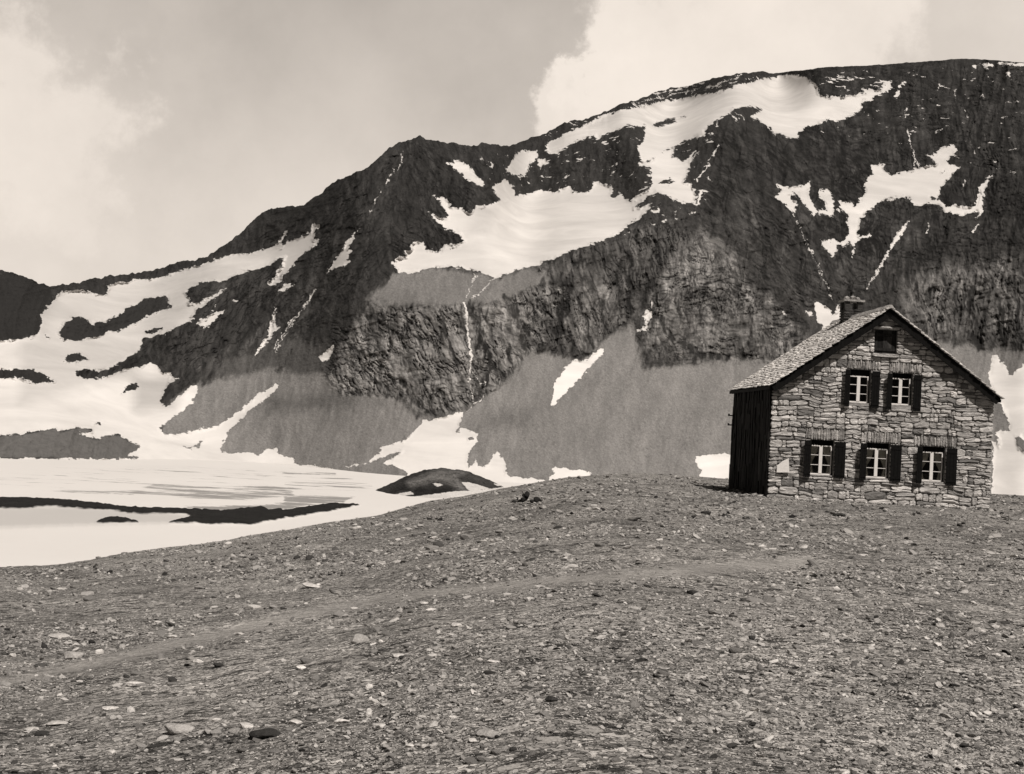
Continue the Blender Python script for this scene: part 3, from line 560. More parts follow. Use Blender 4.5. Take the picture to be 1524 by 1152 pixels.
# ---------------------------------------------------------------- stones
def ico(sub):
    import bmesh
    bm = bmesh.new(); bmesh.ops.create_icosphere(bm, subdivisions=sub, radius=1)
    V = np.array([v.co[:] for v in bm.verts]); Fc = np.array([[v.index for v in f.verts] for f in bm.faces]); bm.free(); return V, Fc
I1, F1 = ico(1); I2, F2 = ico(2); I3, F3 = ico(3)
def chunk(V, seed, planes=9, lo=.55, hi=.95):
    """cut a ball by random planes into an angular stone"""
    g = np.random.default_rng(seed); V = V.copy()
    nrm = g.normal(size=(planes, 3)); nrm /= np.linalg.norm(nrm, axis=1)[:, None]
    for nn, d in zip(nrm, g.uniform(lo, hi, planes)):
        k = V@nn; V = V-np.where(k > d, k-d, 0)[:, None]*nn
    return V
def mat_stone(name, k=1.0):
    m = NT(name)
    n = m.noise(14, 5, .65); n2 = m.noise(60, 4, .7)
    v = m.math('MULTIPLY', m.attr('tone'), m.math('MULTIPLY', m.ss(n, .25, .75, .72, 1.25), m.ss(n2, .25, .75, .8, 1.2)))
    m.grey(v, (1, .965, .925)); m.bump(m.math('ADD', n, m.math('MULTIPLY', n2, .5)), .02, .7)
    return m.m
MSTONE = mat_stone('field stone')
def rot_np(n, tilt=.35):
    a = RNG.uniform(0, 2*math.pi, n); b = RNG.normal(0, tilt, n); c = RNG.normal(0, tilt, n)
    ca, sa, cb, sb, cc, sc_ = np.cos(a), np.sin(a), np.cos(b), np.sin(b), np.cos(c), np.sin(c)
    Rz = np.zeros((n, 3, 3)); Rz[:, 0, 0] = ca; Rz[:, 0, 1] = -sa; Rz[:, 1, 0] = sa; Rz[:, 1, 1] = ca; Rz[:, 2, 2] = 1
    Rx = np.zeros((n, 3, 3)); Rx[:, 0, 0] = 1; Rx[:, 1, 1] = cb; Rx[:, 1, 2] = -sb; Rx[:, 2, 1] = sb; Rx[:, 2, 2] = cb
    Ry = np.zeros((n, 3, 3)); Ry[:, 1, 1] = 1; Ry[:, 0, 0] = cc; Ry[:, 0, 2] = sc_; Ry[:, 2, 0] = -sc_; Ry[:, 2, 2] = cc
    return Rx@Ry@Rz
def scatter():
    n = 150000
    u = RNG.uniform(-160, 1700, n); v = RNG.uniform(705, 1215, n)
    x, y, z, D = ground_hit(u, v); ok = ~np.isnan(D)
    dens = fbm(x/3.0+50, y/3.0+20, 3, 4); pw = path_w(u, v)
    ok &= (RNG.random(n) < np.clip((dens-.28)*3.2, .12, 1)) & (RNG.random(n) > pw*.85)
    hx, hy = x-14, y-49.6
    ok &= ~((np.abs(hx) < 4.6) & (np.abs(hy) < 4.2))
    x, y, z, D, pw = x[ok], y[ok], z[ok], D[ok], pw[ok]
    # rubble gathered along the foot of the hut
    k = 700; la = RNG.uniform(-4.6, 4.4, k); lb = -np.abs(RNG.normal(0, .30, k))-.10
    side = RNG.random(k) < .3; lb = np.where(side, RNG.uniform(-.2, 6.4, k), lb); la = np.where(side, -4.32-np.abs(RNG.normal(0, .3, k)), la)
    fx = 13.85+.99928*la-.03789*lb; fy = 46.05+.03789*la+.99928*lb; fz, _ = ground_z(fx, fy)
    x, y, z, D, pw = (np.concatenate(q) for q in ((x, fx), (y, fy), (z, fz), (D, np.hypot(fx, fy)), (pw, np.zeros(k)))); n = len(x)
    r = (1.2*(1-RNG.random(n))**-.40)*D/F; r = np.clip(r, .005, .25)*np.where(pw > .4, .6, 1); r = np.minimum(r, np.interp(D, [10, 40], [7.0, 4.5])*D/F)
    sc = np.stack([r*RNG.uniform(.9, 1.9, n), r*RNG.uniform(.7, 1.2, n), r*RNG.uniform(.25, .75, n)], 1)
    Rm = rot_np(n, .28)
    protos = [chunk(I1, 100+i, 8, .38, .85) for i in range(24)]
    pick = RNG.integers(0, 24, n); B = np.stack(protos)[pick]*sc[:, None, :]
    B = np.einsum('nij,nkj->nki', Rm, B)+np.stack([x, y, z+sc[:, 2]*.25], 1)[:, None]
    k = len(I1); faces = (F1[None]+(np.arange(n)*k)[:, None, None]).reshape(-1, 3)
    tone = np.clip(RNG.normal(.31, .14, n), .03, .60); tone = np.where(RNG.random(n) < .025, RNG.uniform(.5, .68, n), tone)
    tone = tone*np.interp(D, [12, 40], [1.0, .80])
    o = mesh_np('gravel', B.reshape(-1, 3), faces, MSTONE, attrs={'tone': np.repeat(tone, k)}, smooth=False)
    tag(o, kind='stuff')
scatter()

# ---------------------------------------------------------------- the hut
class MB:
    """collects convex pieces into one mesh, with a per-vertex tone"""
    def __init__(s): s.v = []; s.f = []; s.t = []
    def add(s, V, Fc, tone=1.0):
        k = len(s.v); s.v += [tuple(map(float, p)) for p in V]; s.f += [tuple(i+k for i in f) for f in Fc]; s.t += [tone]*len(V)
    def hexa(s, P, tone=1.0):   # 8 points: bottom 4 ccw, top 4 ccw
        s.add(P, [(3, 2, 1, 0), (4, 5, 6, 7), (0, 1, 5, 4), (1, 2, 6, 5), (2, 3, 7, 6), (3, 0, 4, 7)], tone)
    def box(s, x0, y0, z0, x1, y1, z1, tone=1.0):
        s.hexa([(x0, y0, z0), (x1, y0, z0), (x1, y1, z0), (x0, y1, z0), (x0, y0, z1), (x1, y0, z1), (x1, y1, z1), (x0, y1, z1)], tone)
    def build(s, name, mat, parent=None, smooth=False, bevel=0):
        me = bpy.data.meshes.new(name); me.from_pydata(s.v, [], s.f); me.update()
        at = me.attributes.new('tone', 'FLOAT', 'POINT'); at.data.foreach_set('value', np.array(s.t, np.float32))
        if smooth: me.polygons.foreach_set('use_smooth', [True]*len(me.polygons))
        me.materials.append(mat); o = bpy.data.objects.new(name, me); COL.objects.link(o)
        if parent: o.parent = parent
        if bevel:
            b = o.modifiers.new('bevel', 'BEVEL'); b.width = bevel; b.segments = 2; b.limit_method = 'ANGLE'
        return o
def mat_masonry(name, lo=.7, hi=1.3):
    m = NT(name)
    n = m.noise(3.5, 6, .68, (1, 1, 2.2)); n2 = m.noise(22, 5, .7, (1, 1, 1.6))
    v = m.math('MULTIPLY', m.attr('tone'), m.math('MULTIPLY', m.ss(n, .3, .7, lo, hi), m.ss(n2, .25, .75, .75, 1.22)))
    m.grey(v); m.bump(m.math('ADD', n, m.math('MULTIPLY', n2, .55)), .05, .9); return m.m
def mat_plain(name, a, rough=.8, var=.25, scale=9, stretch=(1, 1, 1), bump=.01):
    m = NT(name); n = m.noise(scale, 5, .65, stretch)
    m.grey(m.math('MULTIPLY', m.attr('tone'), m.ss(n, .25, .75, a*(1-var), a*(1+var)))); m.b.inputs['Roughness'].default_value = rough
    m.bump(n, bump, .6)
    if a < .03: m.b.inputs['Specular IOR Level'].default_value = .05
    return m.m
def mat_glass():
    m = NT('window glass'); N, L = m.N, m.L; N.remove(m.b)
    tr = N.new('ShaderNodeBsdfTransparent'); tr.inputs[0].default_value = (.82, .82, .80, 1)
    gl = N.new('ShaderNodeBsdfGlossy'); gl.inputs['Roughness'].default_value = .04; gl.inputs[0].default_value = (.9, .88, .85, 1)
    fr = N.new('ShaderNodeFresnel'); fr.inputs[0].default_value = 1.25; mx = N.new('ShaderNodeMixShader')
    L.new(fr.outputs[0], mx.inputs[0]); L.new(tr.outputs[0], mx.inputs[1]); L.new(gl.outputs[0], mx.inputs[2])
    L.new(mx.outputs[0], N['Material Output'].inputs[0]); return m.m
M_WALL = mat_masonry('rough coursed stone'); M_MORTAR = mat_plain('deep mortar joints', .18, .95, .3, 12)
M_SLATE = mat_masonry('stone slates', .7, 1.25); M_DARKWOOD = mat_plain('dark tarred timber', .009, .75, .5, 7, (6, 6, .6), .02)
M_SHINGLE = mat_plain('black weathered cladding', .014, .8, .7, 4, (5, 5, .5), .03)
M_SHUT = mat_plain('black painted shutter', .009, .6, .3, 9); M_WHITE = mat_plain('white window paint', .78, .5, .06, 9)
M_CLOTH = mat_plain('white curtain cloth', .85, .9, .12, 30); M_GLASS = mat_glass(); M_IRON = mat_plain('dark iron', .02, .5, .2, 9)
M_FLOOR = mat_plain('dim interior boards', .05, .9, .3, 3)

HYAW = .0379; HX, HY, HZ = 13.85, 46.05, -2.25
hc, hs = math.cos(HYAW), math.sin(HYAW)
HW, ZE, RISE, OV, FO, DEP = 4.2, 2.1023-HZ, 3.15, .17, .30, 6.74
SLOPE = RISE/(HW+OV)
def hpx(u, v, y=0.0):
    """photo pixel -> (a, z) on the hut's gable plane"""
    d = FW+RT*(u-762)/F+UP*(-(v-576)/F)
    n = np.array([-hs, hc, 0]); o = np.array([HX, HY, HZ])
    t = (n@o+y)/(n@d); p = d*t-o
    return p[0]*hc+p[1]*hs, p[2]
hut = empty('stone_hut', (HX, HY, HZ), HYAW)
tag(hut, 'two storey stone mountain hut with gabled slate roof and dark shutters', 'hut')
def roof_z(x): return ZE+RISE-abs(x)*SLOPE
def rect_px(u0, v0, u1, v1):
    a0, z1 = hpx(u0, (v0+v0)/2); a1, _ = hpx(u1, v0); _, z0 = hpx(u0, v1); return [a0, z0, a1, z1]
WINS = []   # opening rect, sash rect
for (su0, sv0, su1, ov0, ov1, lw, rw, hgt) in ((1265.4, 558.5, 1294.6, 550, 604, 8, 13.4, 40), (1328, 562, 1357, 555.5, 609, 8, 13, 40),
        (1207.3, 662, 1240, 655, 708.5, 11, 17, 44), (1290, 666.7, 1323, 659.5, 713.5, 11, 17, 44), (1372.8, 671.8, 1405.6, 665, 718.5, 9, 17, 44)):
    a0, zt = hpx(su0, sv0); a1, _ = hpx(su1, sv0); _, zb = hpx(su0, sv0+hgt)
    _, oz1 = hpx((su0+su1)/2, ov0); _, oz0 = hpx((su0+su1)/2, ov1)
    WINS.append(dict(op=[a0-.01, oz0, a1+.05, oz1], sash=[a0, zb, a1, zt], lw=lw/39.6, rw=(rw-1.5)/39.6))
aL, zt = hpx(1302.5, 490); aR, _ = hpx(1336, 490); _, zb = hpx(1319, 526)
ATTIC = [aL, zb, aR, zt]
OPEN = [w['op'] for w in WINS]+[ATTIC]
def lint(u0, v0, u1, v1, zb): a0, z1 = hpx(u0, v0); a1, _ = hpx(u1, v0); return [a0, zb, a1, z1-.0]
LINT = [lint(1263, 535, 1311, 551, WINS[0]['op'][3]), lint(1329, 539, 1372, 555, WINS[1]['op'][3]), lint(1200, 636, 1257, 655, WINS[2]['op'][3]), lint(1282, 641, 1341, 660, WINS[3]['op'][3]), lint(1361, 647, 1424, 665, WINS[4]['op'][3])]
for L_, W_ in zip(LINT, WINS): L_[0] = min(L_[0], W_['op'][0]-.12); L_[2] = max(L_[2], W_['op'][2]+.12)
def stone_block(mb, x0, z0, x1, z1, proud, tone, rng, gap=.005):
    x0 += gap*rng.uniform(.5, 1.3); x1 -= gap*rng.uniform(.5, 1.3); z0 += gap*rng.uniform(.5, 1.6); z1 -= gap*rng.uniform(.5, 1.6)
    w, h = x1-x0, z1-z0
    if w < .03 or h < .025: return
    cx, cz = (x0+x1)/2, (z0+z1)/2; n = 12; ring = []
    for i in range(n):
        t = 2*math.pi*(i+.5)/n; p = 5.0
        c, s_ = math.cos(t), math.sin(t); k = (abs(c)**p+abs(s_)**p)**(-1/p)
        ring.append((c*k*w/2*(1+rng.uniform(-.09, .03)), s_*k*h/2*(1+rng.uniform(-.24, .10))))
    tilt = rng.uniform(-.12, .12); tx = rng.uniform(-.05, .05); V = []
    ins = min(.022, h*.14, w*.14)
    for y, sc in ((.07, 1.0), (-proud*.55, .99), (-proud, None)):
        for (px, pz) in ring:
            if sc is None:
                q = max(0, 1-ins/(math.hypot(px, pz)+1e-6)*1.0); V.append((cx+px*q, y+tilt*pz+tx*px+rng.uniform(-.02, .02), cz+pz*q))
            else: V.append((cx+px*sc, y if y > 0 else y+tilt*pz*.6+tx*px*.6, cz+pz*sc))
    V.append((cx+rng.uniform(-.2, .2)*w, -proud-rng.uniform(-.012, .03), cz+rng.uniform(-.2, .2)*h))
    Fc = []
    for r in range(2):
        for i in range(n): j = (i+1) % n; Fc.append((r*n+i, r*n+j, (r+1)*n+j, (r+1)*n+i))
    for i in range(n): Fc.append((2*n+i, 2*n+(i+1) % n, 3*n))
    mb.add(V, Fc, tone)
def build_gable():
    rng = random.Random(11); mb = MB()
    blocked = OPEN+LINT
    hood = [ATTIC[0]-.12, ATTIC[3], ATTIC[2]+.12, ATTIC[3]+.20]; sill = [ATTIC[0]-.1, ATTIC[1]-.15, ATTIC[2]+.12, ATTIC[1]]
    blocked = blocked+[hood, sill]
    xs_all = sorted(set([-HW, HW]+[b[0] for b in blocked]+[b[2] for b in blocked]))
    def tone():
        r = rng.random()
        if r < .05: return rng.uniform(.62, .74)
        if r < .20: return rng.uniform(.17, .26)
        return rng.uniform(.38, .62)
    z = -.9; top = ZE+RISE-.15
    while z < top:
        h = rng.choice((.10, .12, .14, .16, .19, .22, .27)); z1 = min(z+h, top)
        lim = min(HW, (ZE+RISE-.10-(z+.6*(z1-z)))/SLOPE)
        cuts = []
        for x0, x1 in zip(xs_all[:-1], xs_all[1:]):
            xm = (x0+x1)/2; pieces = [(z, z1)]
            for b in blocked:
                if b[0] < xm < b[2]:
                    new = []
                    for (p0, p1) in pieces:
                        if b[1] >= p1 or b[3] <= p0: new.append((p0, p1)); continue
                        if b[1]-p0 > .04: new.append((p0, b[1]))
                        if p1-b[3] > .04: new.append((b[3], p1))
                    pieces = new
            cuts.append([x0, x1, tuple(pieces)])
        merged = [cuts[0]]
        for c in cuts[1:]:
            if c[2] == merged[-1][2]: merged[-1][1] = c[1]
            else: merged.append(c)
        for x0, x1, pieces in merged:
            x0 = max(x0, -lim); x1 = min(x1, lim)
            if x1-x0 < .05: continue
            for p0, p1 in pieces:
                x = x0
                while x < x1-.01:
                    w = rng.choice((.16, .24, .3, .38, .46, .58, .78))*rng.uniform(.85, 1.15)*(1.0 if p1-p0 > .14 else 1.2)
                    e = x+w
                    if x1-e < .16: e = x1
                    t = tone()
                    if p1-p0 > .2 and rng.random() < .42:
                        m_ = p0+(p1-p0)*rng.uniform(.35, .65)
                        if e-x > .5 and rng.random() < .5:
                            xm = x+(e-x)*rng.uniform(.35, .65)
                            stone_block(mb, x, p0, xm, m_, rng.uniform(.0, .05), tone(), rng); stone_block(mb, xm, p0, e, m_, rng.uniform(.0, .05), tone(), rng)
                        else: stone_block(mb, x, p0, e, m_, rng.uniform(.0, .055), tone(), rng)
                        stone_block(mb, x, m_, e, p1, rng.uniform(.0, .05), t, rng)
                    else: stone_block(mb, x, p0, e, p1, rng.uniform(.0, .06), t, rng)
                    x = e
        z = z1
    # upright stones of the flat arches over the windows
    for b in LINT:
        x = b[0]; mid = (b[0]+b[2])/2
        while x < b[2]-.01:
            e = x+rng.uniform(.045, .12)
            if b[2]-e < .05: e = b[2]
            stone_block(mb, x, b[1]+.005, e, b[3]+rng.uniform(-.05, .03), rng.uniform(.01, .05), rng.uniform(.28, .52), rng, .005); x = e
    stone_block(mb, hood[0], hood[1], hood[2], hood[1]+.13, .16, .42, rng); stone_block(mb, hood[0]+.22, hood[1]+.13, hood[2]-.22, hood[1]+.32, .10, .38, rng)
    stone_block(mb, sill[0], sill[1], sill[2], sill[3], .10, .40, rng)
    # one small white stone right of the upper windows
    a, zz = hpx(1418.5, 587); stone_block(mb, a-.14, zz-.10, a+.14, zz+.10, .075, .8, rng, .004)
    V = np.array(mb.v); near = np.full(len(V), 9.0)
    for b in blocked: near = np.minimum(near, np.hypot(np.maximum(np.maximum(b[0]-V[:, 0], V[:, 0]-b[2]), 0), np.maximum(np.maximum(b[1]-V[:, 2], V[:, 2]-b[3]), 0)))
    V[:, 2] += np.clip((near-.02)/.35, 0, 1)*((fbm(V[:, 0]/1.1+30, V[:, 2]/.8+30, 2, 2)-.5)*.20+(vn(V[:, 0]/.35+3, V[:, 2]/.35+5, 4)-.5)*.06)
    mb.v = [tuple(p) for p in V]
    g = mb.build('gable_wall', M_WALL, hut)
    # mortar core with the openings left out, and the reveals
    core = MB(); zs = sorted(set([-1.2, ZE-.02, ZE+RISE-.16]+[q for b in OPEN for q in (b[1], b[3])]))
    for z0, z1 in zip(zs[:-1], zs[1:]):
        iv = sorted((b[0], b[2]) for b in OPEN if b[1] < (z0+z1)/2 < b[3])
        l0 = min(HW-.03, (ZE+RISE-.14-z0)/SLOPE); l1 = max(.02, min(HW-.03, (ZE+RISE-.14-z1)/SLOPE))
        edges = [('L',)]+[k for q in iv for k in q]+[('R',)]
        for i in range(0, len(edges), 2):
            a, b = edges[i], edges[i+1]
            A0, A1 = (-l0, -l1) if a == ('L',) else (a, a); B0, B1 = (l0, l1) if b == ('R',) else (b, b)
            core.hexa([(A0, .03, z0), (B0, .03, z0), (B0, .42, z0), (A0, .42, z0), (A1, .03, z1), (B1, .03, z1), (B1, .42, z1), (A1, .42, z1)])
    c = core.build('mortar', M_MORTAR, g)
build_gable()
def build_window(w, curtain):
    x0, z0, x1, z1 = w['sash']; y = .13; f = MB(); cx = (x0+x1)/2; tn = 1.0
    fr = .042; mu = .062; bar = .022
    f.box(x0, y, z0, x0+fr, y+.06, z1); f.box(x1-fr, y, z0, x1, y+.06, z1)
    f.box(x0+fr, y+.001, z0, x1-fr, y+.06, z0+fr*1.2); f.box(x0+fr, y+.001, z1-fr, x1-fr, y+.06, z1)
    f.box(cx-mu, y-.012, z0+fr*1.2, cx+mu, y+.055, z1-fr)
    for k in (1, 2):
        zz = z0+(z1-z0)*k/3
        f.box(x0+fr, y+.012, zz-bar/2, cx-mu, y+.045, zz+bar/2); f.box(cx+mu, y+.012, zz-bar/2, x1-fr, y+.045, zz+bar/2)
    win = f.build('window', M_WHITE, hut, bevel=.004)
    p = MB(); p.box(x0+fr*.5, y+.026, z0+.01, x1-fr*.5, y+.032, z1-.01); p.build('pane', M_GLASS, win)
    o = w['op']; d = MB()          # timber lining behind the reveal; its dark head board paints in recess shade
    d.box(o[0]-.05, y+.062, o[1]-.02, x0+.01, y+.10, o[3]+.02); d.box(x1-.01, y+.062, o[1]-.02, o[2]+.05, y+.10, o[3]+.02)
    d.box(x0+.01, y+.062, z1-.01, x1-.01, y+.10, o[3]+.02); d.box(x0+.01, y+.062, o[1]-.02, x1-.01, y+.10, z0+.01)
    d.build('window_lining', M_DARKWOOD, win)
    s = MB(); s.box(o[0]+.01, .0, o[1]+.0, o[2]-.01, y+.055, z0-.004, .36); s.build('sill', M_WALL, win)
    if curtain:
        for sg in (-1, 1):
            xo = x0+fr if sg < 0 else x1-fr; n = 14; V = []
            for i in range(n+1):
                t = i/n; zz = z1-.02-(z1-z0-.05)*t
                wd = .27*(1-t) if t < .62 else .10+.10*(t-.62)
                wd = max(.055, .26*(1-(t/.62)**1.6)+.05) if t < .62 else .055+.22*(t-.62)
                for j in range(7):
                    xx = xo-sg*wd*j/6; V.append((xx, y+.075+.012*math.sin(j*2.4), zz))
            Fc = [(i*7+j, i*7+j+1, (i+1)*7+j+1, (i+1)*7+j) for i in range(n) for j in range(6)]
            c = MB(); c.add(V[0:], Fc); co = c.build('curtain', M_CLOTH, win, smooth=True)
            sd = co.modifiers.new('thickness', 'SOLIDIFY'); sd.thickness = .004
    for sg, wd, ang in ((-1, w['lw']+.06, 28), (1, w['rw'], 4)):
        s = MB(); hx = o[0]-.005 if sg < 0 else o[2]+.005; a = math.radians(ang); zb, zt = o[1]-.05, o[3]-.03
        def P(t, y, z): return (hx+sg*(t*math.cos(a))-sg*y*math.sin(a)*0, -.075-t*math.sin(a)-y, z)
        nb = 3
        for k in range(nb):
            t0, t1 = wd*k/nb+.004, wd*(k+1)/nb-.004
            s.hexa([P(t0, .03, zb), P(t1, .03, zb), P(t1, 0, zb), P(t0, 0, zb), P(t0, .03, zt), P(t1, .03, zt), P(t1, 0, zt), P(t0, 0, zt)] if sg > 0 else [P(t1, .03, zb), P(t0, .03, zb), P(t0, 0, zb), P(t1, 0, zb), P(t1, .03, zt), P(t0, .03, zt), P(t0, 0, zt), P(t1, 0, zt)])
        for zz in (zb+.14, zt-.14):
            q = [P(.01, .045, zz-.04), P(wd-.01, .045, zz-.04), P(wd-.01, .03, zz-.04), P(.01, .03, zz-.04), P(.01, .045, zz+.04), P(wd-.01, .045, zz+.04), P(wd-.01, .03, zz+.04), P(.01, .03, zz+.04)]
            s.hexa(q)
        s.build('shutter', M_SHUT, win)
for i, w in enumerate(WINS): build_window(w, i > 1)
# attic hatch: dark boards set back in the opening
hb = MB(); a0, z0, a1, z1 = ATTIC; nb = 5
for k in range(nb): hb.box(a0-.02+(a1-a0+.04)*k/nb+.006, .10+.012*(k % 2), z0-.02, a0-.02+(a1-a0+.04)*(k+1)/nb-.006, .145, z1+.02, (3, 2, 4, 6, 2.4)[k])
hatch = hb.build('attic_hatch', M_DARKWOOD, hut)
for q in (z0+.10, z1-.24): hb = MB(); hb.box(a0+.03, .065, q, a1-.03, .097, q+.10, 3); hb.build('cross_bar', M_DARKWOOD, hatch)
# side walls: left one clad in black vertical boards, right one and the back in stone
BK = DEP-FO
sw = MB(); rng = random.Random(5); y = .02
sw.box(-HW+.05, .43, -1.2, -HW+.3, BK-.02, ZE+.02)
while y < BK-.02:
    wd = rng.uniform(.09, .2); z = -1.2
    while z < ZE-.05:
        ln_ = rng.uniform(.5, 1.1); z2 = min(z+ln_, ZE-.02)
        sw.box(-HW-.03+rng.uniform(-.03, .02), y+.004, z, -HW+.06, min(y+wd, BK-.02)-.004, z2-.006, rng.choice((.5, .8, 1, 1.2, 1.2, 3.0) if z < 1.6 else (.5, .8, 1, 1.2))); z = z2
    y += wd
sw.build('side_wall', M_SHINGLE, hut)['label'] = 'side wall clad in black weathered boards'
sw = MB(); rng = random.Random(6); z = -.9
sw.box(HW-.3, .43, -1.2, HW-.03, BK-.02, ZE+.02, .12)
while z < ZE-.1:
    h = rng.choice((.15, .2, .28)); y = .10
    while y < BK:
        wd = rng.uniform(.25, .8); q = MB(); stone_block(q, y, z, min(y+wd, BK+.02), min(z+h, ZE-.05), rng.uniform(0, .05), rng.uniform(.24, .42), rng)
        sw.add([(HW-.02-p[1], p[0], p[2]) for p in q.v], q.f, q.t[0] if q.t else 1); y += wd
    z += h
sw.build('side_wall', M_WALL, hut)
bw_ = MB(); bw_.hexa([(-HW+.05, BK-.3, -1.2), (HW-.05, BK-.3, -1.2), (HW-.05, BK, -1.2), (-HW+.05, BK, -1.2), (-HW+.05, BK-.3, ZE-.05), (HW-.05, BK-.3, ZE-.05), (HW-.05, BK, ZE-.05), (-HW+.05, BK, ZE-.05)], .3)
bw_.add([(-HW+.05, BK-.3, ZE-.05), (HW-.05, BK-.3, ZE-.05), (0, BK-.3, ZE+RISE-.2), (-HW+.05, BK, ZE-.05), (HW-.05, BK, ZE-.05), (0, BK, ZE+RISE-.2)], [(0, 1, 2), (5, 4, 3), (1, 4, 5, 2), (0, 2, 5, 3)], .3)
bw_.build('back_wall', M_WALL, hut)
fl = MB(); fl.box(-HW+.35, .44, WINS[2]['op'][1]-.95, HW-.35, BK-.32, WINS[2]['op'][1]-.85); fl.box(-HW+.35, .44, WINS[0]['op'][1]-.45, HW-.35, BK-.32, WINS[0]['op'][1]-.35); fl.build('floor', M_FLOOR, hut)
# roof: timber deck, rows of stone slates, verge boards, fascia
def build_roof():
    rng = random.Random(9); L = math.hypot(HW+OV, RISE); ux, uz = (HW+OV)/L, -RISE/L
    deck = MB(); sl_ = MB(); edge = []
    for sg in (-1, 1):
        vb = MB(); fa = MB(); edge.append((vb, fa))
        def P(t, y, n):    # t down the slope from the ridge, n outward
            return (sg*(t*ux+n*RISE/L), y, ZE+RISE+t*uz+n*(HW+OV)/L)
        def slab(mb, t0, t1, y0, y1, n0, n1, tone=1.0):
            q = [P(t1, y0, n0), P(t0, y0, n0), P(t0, y1, n0), P(t1, y1, n0), P(t1, y0, n1), P(t0, y0, n1), P(t0, y1, n1), P(t1, y1, n1)]
            if sg > 0: q = [q[1], q[0], q[3], q[2], q[5], q[4], q[7], q[6]]
            mb.hexa(q, tone)
        slab(deck, .03, L-.02, -FO+.05, DEP-.05, -.13, -.055)
        t = L+.03; row = 0
        while t > .04:
            y = -FO-.03-rng.uniform(0, .1); ex = rng.uniform(.15, .2)
            while y < DEP:
                wd = rng.uniform(.14, .34); y1 = min(y+wd, DEP+.03); d = rng.uniform(-.05, .035); th = rng.uniform(.018, .032)
                lift0 = rng.uniform(-.006, .016)
                t1 = min(t+d, L+.06); t0 = max(t-.30, .0)
                # tilted slab: tail rests on the row below
                a = [P(t1, y+.004, -.03+.025+lift0), P(t0, y+.004, -.05), P(t0, y1-.004, -.05), P(t1, y1-.004, -.03+.025+lift0)]
                b = [P(t1, y+.004, -.005+th+lift0), P(t0, y+.004, -.05+th), P(t0, y1-.004, -.05+th), P(t1, y1-.004, -.005+th+lift0)]
                q = a+b
                if sg > 0: q = [q[1], q[0], q[3], q[2], q[5], q[4], q[7], q[6]]
                sl_.hexa(q, rng.choice((.58, .66, .72, .78, .82, .86))*rng.uniform(.9, 1.08)); y = y1
            t -= ex; row += 1
        slab(vb, .0, L-.03, -FO, -FO+.045, -.33, -.058); slab(fa, .0, L-.03, -FO+.05, -.02, -.15, -.132) if False else None
        rb = MB(); slab(rb, .05, L-.03, DEP-.045, DEP, -.24, -.058); edge[-1] += (rb,)
        x = sg*(HW+OV-.02); fa.box(min(x, x-sg*.04), -FO+.05, ZE-.17, max(x, x-sg*.04), DEP-.05, ZE-.055)
        fa.box(min(sg*(HW-.1), x-sg*.045), -FO+.05, ZE-.16, max(sg*(HW-.1), x-sg*.045), DEP-.05, ZE-.135)
    y = -FO-.02
    while y < DEP:
        wd = rng.uniform(.3, .5); y1 = min(y+wd, DEP+.02); zz = ZE+RISE+.005+rng.uniform(0, .015)
        sl_.hexa([(-.17, y, zz-.10), (.17, y, zz-.10), (.17, y1-.01, zz-.10), (-.17, y1-.01, zz-.10), (-.06, y, zz+.045), (.06, y, zz+.045), (.06, y1-.01, zz+.045), (-.06, y1-.01, zz+.045)], rng.uniform(.32, .5)); y = y1
    roof = sl_.build('roof', M_SLATE, hut)
    deck.build('roof_deck', M_DARKWOOD, roof)
    for vb, fa, rb in edge: vb.build('verge_board', M_DARKWOOD, roof); rb.build('verge_board', M_DARKWOOD, roof); fa.build('fascia', M_DARKWOOD, roof)
    return roof
roof = build_roof()
def build_chimney():
    rng = random.Random(21)
    y0, y1 = 4.05, 4.75; hw = .36; zb = ZE+RISE-.45; zt = ZE+RISE+.62
    mb = MB()
    # stone shaft with four corner piers and smoke openings under the cap
    mb.box(-hw+.03, y0+.03, zb, hw-.03, y1-.03, zt-.32, .05)
    z = zb
    while z < zt-.34:
        h = rng.uniform(.08, .13)
        for (a, b) in ((-hw, -.02), (.0, hw)):
            q = MB(); stone_block(q, a, z, b, z+h, .03, rng.uniform(.04, .075), rng); mb.add([(p[0], y0+p[1]+.02, p[2]) for p in q.v], q.f, q.t[0] if q.t else .05)
            q = MB(); stone_block(q, a, z, b, z+h, .03, rng.uniform(.04, .075), rng); mb.add([(-hw+p[1]+.02, (y0+y1)/2-p[0], p[2]) for p in q.v], q.f, q.t[0] if q.t else .05)
        z += h
    for sx in (-1, 1):
        for (ya, yb) in ((y0, y0+.17), (y1-.17, y1)):
            xa, xb = sorted((sx*hw, sx*(hw-.2))); mb.box(xa, ya, zt-.32, xb, yb, zt, rng.uniform(.045, .07))
    ch = mb.build('chimney', M_WALL, roof, bevel=.012)
    cap = MB(); cap.box(-hw-.07, y0-.07, zt+.002, hw+.07, y1+.07, zt+.08, .34)
    for (x, yy, r) in ((-.27, y0+.1, .10), (-.05, y0+.05, .12), (.18, y0+.12, .10), (.3, y1-.2, .10), (-.2, y1-.2, .11), (.05, y1-.3, .12)):
        V = chunk(I1, int(100*r)+int(50*(x+1)), 7)*np.array([r*1.25, r, r*.85]); cap.add(V+np.array([x, yy, zt+.08+r*.6]), F1, rng.uniform(.26, .4))
    cap.build('chimney_cap', M_WALL, ch)
build_chimney()
